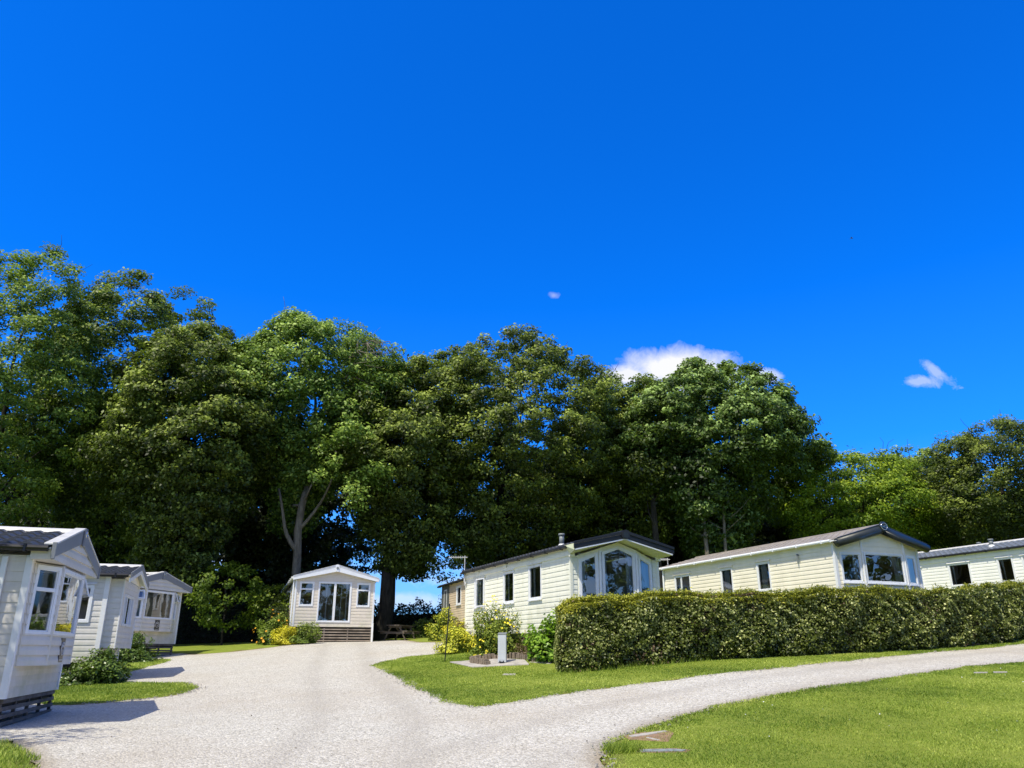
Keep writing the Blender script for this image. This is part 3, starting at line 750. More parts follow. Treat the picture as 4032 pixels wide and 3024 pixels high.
def bay_caravan(loc, th, label, W=3.5, L=9.5, skirt_drop=.5, barge='barge_grey', left_y=None, aerial_at=None, side_mat='side_grey', seed=0, fcol='side_grey'):
    """grey-beige caravan with a faceted bay window under an overhanging gable (nearest and farthest on the left)"""
    r = empty('static_caravan', loc, R(th)); tag(r, label, 'caravan', 'caravans along the left of the drive')
    zt, ze, zr = 2.22, 2.36, 2.84; oh = .32
    w = MB(); p = .165
    holes = [(1.0,1.7,1.0,2.0),(3.4,4.1,1.0,2.0)]
    PL = body_sides(w, W, L, zt, p, holes, zr-.08)
    PF = Panel((0,0),(1,0)); b0, b1 = .24, W-.24
    c0, c1, by = .86, W-.86, -.30
    siding(w, PF, 0, b0, -.03, 2.16, p); siding(w, PF, b1, W, -.03, 2.16, p); siding(w, PF, b0, b1, -.03, .46, p)
    w.build('wall', M[side_mat], r)
    # bay: three facets
    bz0, bz1 = .46, 2.13
    A, B, Cc, D = (b0,0), (c0,by), (c1,by), (b1,0)
    bay = MB(); fac = [between(A,B), between(B,Cc), between(Cc,D)]
    wz0, wz1 = .95, 2.10
    for i, P in enumerate(fac):
        m = .05; siding(bay, P, 0, P.L, bz0, bz1, p, [(m+.02, P.L-m-.02, wz0+.02, wz1-.02)], dp=.036)
    bay.poly([(*q, bz0) for q in (A,B,Cc,D)][::-1])
    bw = bay.build('bay', M[fcol], r)
    for q in (B, Cc): MB().tube([(q[0],q[1]-.006,bz0),(q[0],q[1]-.006,bz1)], .035, 8).build('bay_trim', M[fcol], bw)
    for q in (A, D): MB().box(q[0]-.03,q[1]-.028,bz0,q[0]+.03,q[1]+.0,bz1).build('bay_trim', M[fcol], bw)
    for i, P in enumerate(fac):
        q = rect(.05, P.L-.05, wz0, wz1); zz = 1.70
        if i == 1: window(r, P, q, .06, curtains=((.08,.36,-.12),(P.L-.36,P.L-.08,.12)), name='bay_window')
        else: window(r, P, q, .06, splits=(('h',zz,.05,P.L-.05),), curtains=((.1,.28),) if i == 0 else (), name='bay_window', open_part=(.07,P.L-.07,zz+.03,wz1-.03,'top') if i == 2 or seed else None)
    for h in holes:
        window(r, PL, rect(L-h[1],L-h[0],h[2],h[3]), .06, curtains=((L-h[1]+.08,L-h[1]+.28),))
    # overhanging gable
    g = MB(); x0, x1 = -.13, W+.13; PG = Panel((0,-oh),(1,0))
    zg0, zg1 = 2.15, zr-.10
    siding(g, PG, x0, x1, zg0, zg1, p, (), gable_range(x0-.0, x1, W/2, ze-.06, zg1), dp=.036)
    g.poly([(x0,-oh,zg0),(x0,.0,zg0),(x1,.0,zg0),(x1,-oh,zg0)])
    g.poly([(x0,-oh,zg0),(x0,-oh,ze-.05),(x0,0,ze-.05),(x0,0,zg0)]); g.poly([(x1,0,zg0),(x1,0,ze-.05),(x1,-oh,ze-.05),(x1,-oh,zg0)])
    g.build('gable', M[fcol], r)
    xa, xb = -.2, W+.2
    fb = fascia(r, [(xa,ze-.19,ze+.02),(W/2,zr-.20,zr+.06),(xb,ze-.19,ze+.02)], -oh-.05, -oh-.018, barge, 'fascia')
    fascia(fb, [(xa,ze+.022,ze+.055),(W/2,zr+.062,zr+.10),(xb,ze+.022,ze+.055)], -oh-.06, -oh+.13, 'cap_light', 'fascia_cap')
    k = MB(); k.box(W/2-.09,-oh-.085,zr-.25,W/2+.09,-oh-.052,zr+.09); k.build('fascia_block', M[barge], fb, bevel=.01)
    for x in (xa, xb): MB().box(x-.012,-oh-.07,ze-.21,x+.02,-oh+.0,ze+.07).build('fascia_end', M[barge], fb, bevel=.01)
    ring_badge(fb, (W/2,-oh-.09,zr-.02), .05, 'chrome')
    roof(r, W, L, ze, zr, -oh+.02, L+.1, 'tile_slate', .31, 6, .16, .03, cap='cap_light')
    gutter(r, -.21, -oh+.05, L+.05, ze-.035, 'black', .055); gutter(r, W+.21, -oh+.05, L+.05, ze-.035, 'black', .055)
    corner_trims(r, W, L, -.03, zt, 'white_trim')
    dp_ = MB(); dp_.box(-.085,.33,-.15,-.032,.41,2.18); dp_.build('downpipe', M['white_trim'], r)
    chassis(r, W, L, skirt_drop); inside(r, W, L)
    slats(r, .05, W-.05, .03, -.04, skirt_drop, 'slat', 5, .062, .052, 5, lean=1)
    PB = fac[1]
    swirl_plaque(r, PB, PB.L*.52, .71, .30, .42, .016)
    if aerial_at: aerial(r, *aerial_at)
    return r

bay_caravan((-8.09,13.2,.92), 107.1, 'nearest grey-beige caravan at the left edge with slate tiles and tall faceted bay window', skirt_drop=.45)
bay_caravan((-15.84,32.5,1.96), 76, 'farthest beige caravan on the left with wide bay window and emblem plaque below', W=3.6, skirt_drop=.5, aerial_at=(3.45,1.2,2.2,2.95,(-1,.3),.45), seed=1, fcol='side_grey')

def box_bay_caravan(loc, th, label):
    W, L = 3.5, 9.0
    r = empty('static_caravan', loc, R(th)); tag(r, label, 'caravan', 'caravans along the left of the drive')
    zt, ze, zr = 2.24, 2.30, 2.68; oh = .55; p = .15
    w = MB(); holes = [(.34,1.05,1.0,2.0),(2.9,3.5,1.0,2.0)]
    PL = body_sides(w, W, L, zt, p, holes, zr-.06); PF = Panel((0,0),(1,0))
    siding(w, PF, 0, W, -.03, .33, p); siding(w, PF, 0, .16, .33, zt, p); siding(w, PF, W-.3, W, .33, zt, p)
    w.build('wall', M['side_grey2'], r)
    by = -.36; A, B, C2, D = (.16,0), (.16,by), (W-.3,by), (W-.3,0)
    bay = MB(); P1, P2, P3 = between(A,B), between(B,C2), between(C2,D)
    wd = (.5, 2.2, .95, 1.82)
    siding(bay, P1, 0, P1.L, .34, 2.2, p); siding(bay, P3, 0, P3.L, .34, 2.2, p)
    siding(bay, P2, 0, P2.L, .34, 2.2, p, [(wd[0]+.02,wd[1]-.02,wd[2]+.02,wd[3]-.02)])
    bay.poly([(*q,.34) for q in (A,B,C2,D)][::-1])
    bw = bay.build('bay', M['side_grey2'], r)
    for x in (.13, W-.34): MB().box(x,by-.03,.33,x+.07,by,2.2).build('bay_trim', M['white_trim'], bw)
    window(r, P2, rect(*wd), .05, splits=(('v',.95,.95,1.82),('v',1.7,.95,1.82)), name='bay_window')
    for h in holes: window(r, PL, rect(L-h[1],L-h[0],h[2],h[3]), .07, hood='white_trim' if h[0] < 1 else False, o1=.05)
    # front gable with cream soffit
    xa, xb = -.2, W+.2
    g = MB(); PG = Panel((0,0),(1,0)); g.poly([(0,by-.02,2.2),(W,by-.02,2.2),(W/2,by-.02,zr-.1)])
    g.poly([(xa,-oh,ze-.03),(W/2,-oh,zr-.06),(W/2,by,zr-.06),(xa,by,ze-.03)]); g.poly([(W/2,-oh,zr-.06),(xb,-oh,ze-.03),(xb,by,ze-.03),(W/2,by,zr-.06)])
    g.build('gable', M['side_cream2'], r)
    fb = fascia(r, [(xa,ze-.10,ze+.05),(W/2,zr-.08,zr+.08),(xb,ze-.10,ze+.05)], -oh-.03, -oh, 'barge_grey')
    fascia(fb, [(xa+.03,ze-.22,ze-.102),(W/2,zr-.20,zr-.082),(xb-.03,ze-.22,ze-.102)], -oh-.015, -oh+.03, 'white_trim', 'fascia_trim')
    roof(r, W, L, ze, zr, -oh+.02, L+.1, 'tile_slate', .31, 6, .16, .03, cap='cap_light')
    gutter(r, -.21, -oh+.05, L+.05, ze-.03, 'black', .055)
    corner_trims(r, W, L, -.03, zt, 'white_trim', .09); chassis(r, W, L, .55); inside(r, W, L)
box_bay_caravan((-11.3,22.2,1.36), 107.5, 'middle caravan on the left, pale grey boards, square box bay above brambles')

# --- tan caravan facing the camera at the end of the drive
def door_caravan(loc, th, label):
    W, L = 3.87, 10.2
    r = empty('static_caravan', loc, R(th)); tag(r, label, 'caravan')
    zt, ze, zr = 2.16, 2.30, 2.84; p = .15; w = MB()
    hl = [(1.2,2.0,.1,2.0),(3.4,4.0,1.0,2.0),(6.0,6.6,1.0,2.0)]
    PL = body_sides(w, W, L, zt, p, hl, zr-.06); PF = Panel((0,0),(1,0))
    hs = [(.20,.89,.93,2.09),(1.10,2.73,.18,2.11),(2.99,3.66,.93,2.09)]
    siding(w, PF, 0, W, -.03, zt, p, [(a+.02,b-.02,c+.02,d-.02) for a,b,c,d in hs])
    siding(w, PF, 0, W, zt, zr-.1, p, (), gable_range(0,W,W/2,zt,zr-.1))
    w.build('wall', M['side_tan'], r)
    for k in (0, 2):
        h = hs[k]; window(r, PF, rect(*h), .06, splits=(('h',1.74,h[0],h[1]),), curtains=((h[0]+.07,h[0]+.2),) if k else (), cmat='curtain_dark')
    h = hs[1]; d = window(r, PF, rect(*h), .065, splits=(('v',(h[0]+h[1])/2-.02,h[2],h[3]),('v',(h[0]+h[1])/2+.03,h[2],h[3])), curtains=((1.50,1.56),(2.22,2.27),(2.48,2.54)), cmat='cap_light', name='patio_door')
    c = MB(); c.prism([PF(.30,1.0,-.02),PF(.42,1.0,-.02),PF(.42,1.13,-.02),PF(.30,1.13,-.02)], (0,.004,0)); c.build('paper_notice', M['upvc'], r)
    for hh in hl[1:]: window(r, PL, rect(L-hh[1],L-hh[0],hh[2],hh[3]), .06)
    hh = hl[0]; window(r, PL, rect(L-hh[1],L-hh[0],hh[2],hh[3]), .08, splits=(('h',1.0,L-hh[1],L-hh[0]),), name='side_door')
    xa, xb = -.17, W+.17; oh = .2
    fb = fascia(r, [(xa,ze-.16,ze+.03),(W/2,zr-.24,zr+.09),(xb,ze-.16,ze+.03)], -oh-.05, -oh, 'upvc')
    fascia(fb, [(xa,ze-.03,ze+.0),(W/2-.1,zr-.03,zr+.01)], -oh-.056, -oh-.052, 'cap_light', 'fascia_groove'); fascia(fb, [(W/2+.1,zr-.03,zr+.01),(xb,ze-.03,ze+.0)], -oh-.056, -oh-.052, 'cap_light', 'fascia_groove')
    fascia(fb, [(xa,ze+.032,ze+.05),(W/2,zr+.092,zr+.11),(xb,ze+.032,ze+.05)], -oh-.07, -oh+.3, 'upvc', 'fascia_cap')
    k = MB(); k.box(W/2-.1,-oh-.075,zr-.25,W/2+.1,-oh-.058,zr+.09); k.build('fascia_block', M['upvc'], fb, bevel=.01)
    b = MB(); b.tube([(W/2,-oh-.076,zr-.07),(W/2,-oh-.095,zr-.07)], .06, 16); b.build('badge', M['post_cap'], fb)
    s_ = MB(); s_.poly([(xa,-oh,ze-.15),(W/2,-oh,zr-.2),(W/2,0,zr-.2),(xa,0,ze-.15)]); s_.poly([(W/2,-oh,zr-.2),(xb,-oh,ze-.15),(xb,0,ze-.15),(W/2,0,zr-.2)]); s_.build('soffit', M['white_trim'], r)
    roof(r, W, L, ze, zr, -oh+.02, L+.1, 'tile_grey', .31, 6, .14, .03)
    gutter(r, -.18, -oh+.05, L+.05, ze-.03, 'white_trim', .055); gutter(r, W+.18, -oh+.05, L+.05, ze-.03, 'white_trim', .055)
    t = MB(); t.tube([(-.10,.05,-.05),(-.10,.05,ze-.08)], .035, 8); t.build('downpipe', M['upvc'], r)
    lm = MB(); lm.box(-.16,4.4,1.82,-.03,4.5,1.95); lm.build('wall_lamp', M['upvc'], r)
    corner_trims(r, W, L, -.03, zt, 'white_trim', .06); chassis(r, W, L, .75); inside(r, W, L)
    slats(r, .35, W-.02, -.01, -.12, .8, 'slat_brown', 6, .055, .075, 4)
    bk = MB(); bk.box(.3,.12,-.95,W-.05,.14,-.02); bk.build('skirt_dark_sheet', M['dark_under'], r)  # near-black sheet that darkens the gaps between the slats
door_caravan((-10.64,39,2.79), 18.6, 'tan caravan facing down the drive, white gable, sliding patio doors')

# --- cream caravan with the big canopy
def canopy_caravan(loc, th, label):
    W, L = 3.05, 8.7
    r = empty('static_caravan', loc, R(th)); tag(r, label, 'caravan')
    zt, ze, zr = 2.30, 2.38, 2.78; p = .145; w = MB()
    hl = [(6.67,7.75,.97,2.02),(4.04,4.97,.97,2.04),(1.92,2.88,.97,2.06)]
    PL = body_sides(w, W, L, 2.16, p, hl, zr-.05); PF = Panel((0,0),(1,0))
    siding(w, PF, 0, .20, -.03, 2.1, p); siding(w, PF, W-.20, W, -.03, 2.1, p); siding(w, PF, .20, W-.20, -.03, .5, p)
    w.build('wall', M['side_cream'], r)
    # smooth cornice over the side boards
    co = MB().prism([(0,0,2.07),(-.055,0,2.10),(-.06,0,2.20),(-.03,0,2.34),(0,0,2.34)], (0,L,0)).build('cornice', M['side_cream'], r)
    MB().prism([(W,0,2.07),(W+.055,0,2.10),(W+.06,0,2.20),(W+.03,0,2.34),(W,0,2.34)], (0,L,0)).build('cornice', M['side_cream'], r)
    for y_ in (4.75, 7.35): MB().box(-.085,y_-.16,2.17,-.062,y_+.16,2.30).build('vent_cover', M['side_cream'], co)
    for i, h in enumerate(hl):
        a, b = L-h[1], L-h[0]
        window(r, PL, rect(a,b,h[2],h[3]), .06, splits=(('v',a+.36,h[2],h[3]),) if i == 0 else (), curtains=((a+.10,a+.26,.03),), sill=True, hood='side_cream',
               open_part=(a+.38,b-.01,h[2]+.01,h[3]-.02,'side') if i == 0 else None)
    # glazed three-facet front, tops follow the roof slope
    A, B, C2, D = (.20,0), (.90,-.17), (2.18,-.17), (W-.20,0)
    fr = MB(); F = [between(A,B), between(B,C2), between(C2,D)]
    zl, zs, za = 2.02, 2.25, 2.46
    tops = [[(0,zl),(F[0].L,zs)], [(0,zs),(F[1].L/2,za),(F[1].L,zs)], [(0,zs),(F[2].L,zl)]]
    wins = []
    for P, tp in zip(F, tops):
        outer = [(0,-.0)]+[(P.L,-.0)]+[(s,z+.09) for s,z in reversed(tp)]
        m = .06; ip = [(m,.46),(P.L-m,.46)]+[(min(max(s,m),P.L-m), z-.02) for s,z in reversed(tp)]
        wins.append(ip); hole = inset(ip, .02)
        vs = outer+hole
        tris = tessellate_polygon([[Vector((*q,0)) for q in outer],[Vector((*q,0)) for q in hole]])
        for t3 in tris: fr.poly([P(*vs[i],0) for i in t3])
    fw_ = fr.build('front_wall', M['side_cream'], r)
    for q in (B, C2): MB().tube([(q[0],q[1]-.01,0),(q[0],q[1]-.01,2.26)], .045, 8).build('mullion_post', M['upvc'], fw_)
    for i, (P, ip) in enumerate(zip(F, wins)):
        l_ = P.L
        cu = ((.09,.30),) if i == 0 else (((.10,.28),(l_-.32,l_-.10)) if i == 1 else ((l_-.34,l_-.09),))
        window(r, P, ip, .075, curtains=cu, cmat='curtain_blue', name='front_window')
    # canopy
    xa, xb = -.22, W+.20; yc = -.62
    fb = fascia(r, [(xa,ze-.15,ze-.03),(W/2,zr-.17,zr-.04),(xb,ze-.15,ze-.03)], yc-.03, yc, 'barge_dark')
    fascia(fb, [(xa,ze-.028,ze+.05),(W/2,zr-.038,zr+.06),(xb,ze-.028,ze+.05)], yc-.055, yc+.0, 'barge_dark', 'fascia_cap')
    fascia(fb, [(xa+.05,ze-.20,ze-.152),(W/2,zr-.215,zr-.172),(xb-.05,ze-.20,ze-.152)], yc-.02, yc+.02, 'upvc', 'fascia_trim')
    k = MB(); k.prism([(W/2-.14,yc-.075,zr-.12),(W/2-.09,yc-.075,zr-.19),(W/2+.09,yc-.075,zr-.19),(W/2+.14,yc-.075,zr-.12),(W/2+.11,yc-.075,zr+.05),(W/2,yc-.075,zr+.08),(W/2-.11,yc-.075,zr+.05)], (0,.05,0)); k.build('fascia_block', M['barge_dark'], fb)
    k = MB(); k.prism([(W/2-.09,yc-.082,zr-.11),(W/2-.06,yc-.082,zr-.16),(W/2+.06,yc-.082,zr-.16),(W/2+.09,yc-.082,zr-.11),(W/2+.07,yc-.082,zr+.0),(W/2-.07,yc-.082,zr+.0)], (0,.006,0)); k.build('badge', M['barge_slate'], fb)
    s_ = MB(); zi = lambda x: 2.13+(2.57-2.13)*(1-abs(x-W/2)/(W/2))
    xo = [xa+.04, W/2, xb-.04]; xi = [0, W/2, W]
    for a in (0, 1):
        x0, x1, i0, i1 = xo[a], xo[a+1], xi[a], xi[a+1]
        zo = lambda x: ze-.19+(zr-ze)*(1-abs(x-W/2)/(W/2+.16))
        for k_ in range(9):   # matchboard soffit strips
            f0, f1 = k_/9, (k_+1)/9
            q = lambda f: ((x0+(i0-x0)*f, yc+.02+(-.02-yc)*f, zo(x0)+(zi(i0)-zo(x0))*f), (x1+(i1-x1)*f, yc+.02+(-.02-yc)*f, zo(x1)+(zi(i1)-zo(x1))*f))
            (p0, p1), (p2, p3) = q(f0), q(f1-.012); s_.poly([p0, p1, p3, p2])
            (p4, p5) = q(f1); up = lambda p_: (p_[0], p_[1], p_[2]+.012); s_.poly([up(p2), up(p3), up(p5), up(p4)])
    for x, sx in ((xa, 1), (xb, -1)):
        s_.poly([(x+sx*.03,yc,ze-.19),(x+sx*.03,yc,ze+.0),(x+sx*.03,.0,ze+.0),(x+sx*.20,.0,2.13)])
    s_.build('soffit', M['soffit'], r)
    for x0, x1 in ((-.07,.10),(W-.10,W+.07)): MB().box(x0,-.09,2.06,x1,-.035,2.22).build('eaves_box', M['side_cream'], r)
    roof(r, W, L, ze, zr, yc+.03, L+.12, 'tile_dark', .24, 5, .16, .03, cap='barge_dark')
    gutter(r, -.19, -.1, L+.1, ze-.055, 'barge_dark', .045); gutter(r, W+.19, -.1, L+.1, ze-.055, 'barge_dark', .045)
    corner_trims(r, W, L, -.03, 2.05, 'side_cream', .06); chassis(r, W, L, .6); inside(r, W, L)
    flue(r, .32, 1.15, 2.46, .40); aerial(r, -.12, 8.6, 1.85, 3.0, (-.9,.42), .62)
    dr = MB(); dr.tube([(-.11,8.62,2.25),(-.11,8.62,2.0),(-.06,8.6,1.92)], .03, 6); dr.build('downpipe', M['white_trim'], r)
canopy_caravan((1.73,23.2,2.2), 23.9, 'cream caravan behind the hedge end with deep dark canopy over a peaked front window')

# --- cream caravan with the rounded dark fascia
def badge_caravan(loc, th, label):
    W, L = 3.68, 9.6
    r = empty('static_caravan', loc, R(th)); tag(r, label, 'caravan')
    zt, ze, zr = 2.26, 2.28, 2.80; p = .135; w = MB()
    hl = [(7.71,8.82,.93,1.90),(5.06,5.78,.93,1.92),(3.0,3.7,.93,1.94)]
    PL = body_sides(w, W, L, zt, p, hl, zr-.06)
    A, B, C2, D = (.02,0), (1.0,-.16), (2.86,-.16), (W-.02,0)
    F = [between(A,B), between(B,C2), between(C2,D)]; hs = [(.16,.92,.98,1.92),(.06,1.80,.98,1.95),(.06,.62,.98,1.92)]
    zm = lambda x: 2.20+(zr-.14-2.20)*(1-abs(x-W/2)/(W/2))
    for P, h in zip(F, hs):
        siding(w, P, 0, P.L, -.03, 2.16, p, [(h[0]+.02,h[1]-.02,h[2]+.02,h[3]-.02)], dp=.010)
    for (P, q0, q1) in ((F[0],A,B),(F[2],C2,D)):
        w.poly([P(0,2.16,.004),P(P.L,2.16,.004),P(P.L,zm(q1[0]),.004),P(0,zm(q0[0]),.004)])
    P = F[1]; siding(w, P, 0, P.L, 2.16, zm(W/2)-.005, p, (), lambda z: (max(0,(z-zm(B[0]))/(zm(W/2)-zm(B[0]))*P.L/2) if z > zm(B[0]) else 0, min(P.L, P.L-(z-zm(B[0]))/(zm(W/2)-zm(B[0]))*P.L/2) if z > zm(B[0]) else P.L), dp=.010)
    w.build('wall', M['side_cream2'], r)
    for q in (B, C2): MB().tube([(q[0],q[1]-.012,0),(q[0],q[1]-.012,zm(q[0]))], .04, 8).build('bay_trim', M['white_trim'], r)
    cus = [((.22,.36),(.70,.88)), ((1.30,1.74,.16),), ((.2,.5),)]
    for P, h, cu in zip(F, hs, cus): window(r, P, rect(*h), .055, curtains=cu, cmat='curtain', name='front_window', sill=True)
    for i, h in enumerate(hl):
        a, b = L-h[1], L-h[0]
        window(r, PL, rect(a,b,h[2],h[3]), .06, splits=(('v',a+.46,h[2],h[3]),) if i == 0 else (), curtains=((a+.08,a+.36,.0),), hood='side_cream2')
    xa, xb = -.14, W+.14; yb = -.30
    f = MB(); f.tube([(xa,yb-.02,ze-.11),(W/2,yb-.02,zr-.10),(W/2+.001,yb-.02,zr-.10),(xb,yb-.02,ze-.11)], .138, 16)
    fb = f.build('fascia', M['barge_slate'], r, True)
    fascia(fb, [(xa+.02,ze-.02,ze+.055),(W/2,zr-.01,zr+.075),(xb-.02,ze-.02,ze+.055)], yb-.075, yb+.05, 'barge_slate', 'fascia_cap')
    k = MB(); k.tube([(W/2,yb-.10,zr-.02),(W/2,yb-.165,zr-.02)], .165, 20); k.build('fascia_block', M['barge_slate'], fb, bevel=.01)
    ring_badge(fb, (W/2,yb-.17,zr-.02), .135, 'chrome', tube=.014, rz=.8)
    lettering(fb, 'ABI', (W/2,yb-.172,zr-.02), .15, 'chrome', (R(90),0,0), .006, .25)
    s_ = MB(); s_.poly([(xa,yb,ze-.12),(W/2,yb,zr-.15),(W/2,-.0,zr-.15),(xa,.0,ze-.12)]); s_.poly([(W/2,yb,zr-.15),(xb,yb,ze-.12),(xb,0,ze-.12),(W/2,0,zr-.15)]); s_.build('soffit', M['side_cream2'], r)
    roof(r, W, L, ze, zr, yb-.02, L+.1, 'tile_brown', .27, 6, .16, .02, cap='tile_brown')
    gutter(r, -.20, -.1, L+.12, ze-.03, 'upvc', .05); gutter(r, W+.2, -.1, L+.12, ze-.03, 'upvc', .05)
    d = MB(); d.tube([(-.09,L-.06,-.1),(-.09,L-.06,ze-.1)], .035, 8); d.build('downpipe', M['upvc'], r)
    lm = MB(); lm.tube([(-.02,1.55,1.98),(-.10,1.55,2.0)], .03, 8); lm.tube([(-.09,1.55,1.97),(-.085,1.55,1.72)], [.03,.022], 8); lm.build('wall_lamp', M['post_cap'], r)
    corner_trims(r, W, L, -.03, zt, 'white_trim', .07); chassis(r, W, L, .7); inside(r, W, L); aerial(r, .3, 9.7, 2.2, 2.75, (-.9,.4), .3)
badge_caravan((10.3,25,2.7), 23.2, 'cream caravan behind the hedge with brown tiles and rounded dark gable bearing an oval badge')

# --- white caravan at the right edge, and the tan one half hidden at the back
def plain_caravan(loc, th, label, W, L, hl, cl, tile, gut, hood, cov=None, rows=6, zr=2.82, grey=None, flues=(), p=.14):
    r = empty('static_caravan', loc, R(th)); tag(r, label, 'caravan')
    zt, ze = (2.31, 2.34) if not grey else (1.98, 2.0)
    w = MB(); PL = body_sides(w, W, L, zt, p, hl, zr-.06); PF = Panel((0,0),(1,0))
    fh = (.5, W-.5, .95, 1.75)
    siding(w, PF, 0, W, -.03, zt, p, [(fh[0]+.02,fh[1]-.02,fh[2]+.02,fh[3]-.02)]); siding(w, PF, 0, W, zt, zr-.1, p, (), gable_range(0,W,W/2,zt,zr-.1))
    w.build('wall', M[cl], r)
    window(r, PF, rect(*fh), .06, splits=(('v',W/2,fh[2],fh[3]),), name='front_window')
    if grey:
        g = MB(); g.box(-.035,grey[0],-.02,-.018,L+.02,zt); g.build('grey_panel', M['grey_panel'], r)
    for h in hl:
        a, b = L-h[1], L-h[0]
        window(r, PL, rect(a,b,h[2],h[3]), .06 if not grey else .07, curtains=((a+.06,a+.2,.1),(b-.2,b-.06,.1)) if cov else (), hood=hood if not grey else False, sill=bool(grey), o1=.045)
    if not grey:
        cn = MB(); cn.prism([(0,0,2.02),(-.04,0,2.05),(-.045,0,2.16),(-.02,0,2.30),(0,0,2.30)], (0,L,0)); cn.build('cornice', M[cl], r)
    fascia(r, [(-.17,ze-.16,ze+.04),(W/2,zr-.16,zr+.06),(W+.17,ze-.16,ze+.04)], -.3, -.26, gut)
    roof(r, W, L, ze, zr, -.28, L+.35, tile, .27, rows, .15, .028, cap='cap_light' if not grey else gut)
    gutter(r, -.19, -.2, L+.3, ze-.035, gut, .05)
    corner_trims(r, W, L, -.03, zt, cl, .06); chassis(r, W, L, .7); inside(r, W, L, 2.0)
    for q in flues: flue(r, *q)
plain_caravan((23,31,3.55), 23.6, 'white caravan at the right edge with blue-grey tiles and two flues', 3.4, 10.5,
    [(7.82,8.5,.9,1.9),(5.27,6.39,.9,1.93),(3.23,3.97,.9,1.95),(1.9,2.84,.9,1.95)], 'side_white', 'tile_grey', 'barge_dark', 'side_white', cov=1, flues=((.55,4.45,2.50,.34,.10),(2.1,6.15,2.72,.26,.09)))
plain_caravan((-1.0,35.8,3.0), 20, 'warm tan caravan half hidden behind the cream one, far end panelled in grey', 3.2, 8.2,
    [(4.5,5.33,.85,1.78),(7.15,7.72,.3,1.76)], 'side_tan2', 'tile_dark', 'barge_dark', None, zr=2.45, grey=(6.75,), p=.115)
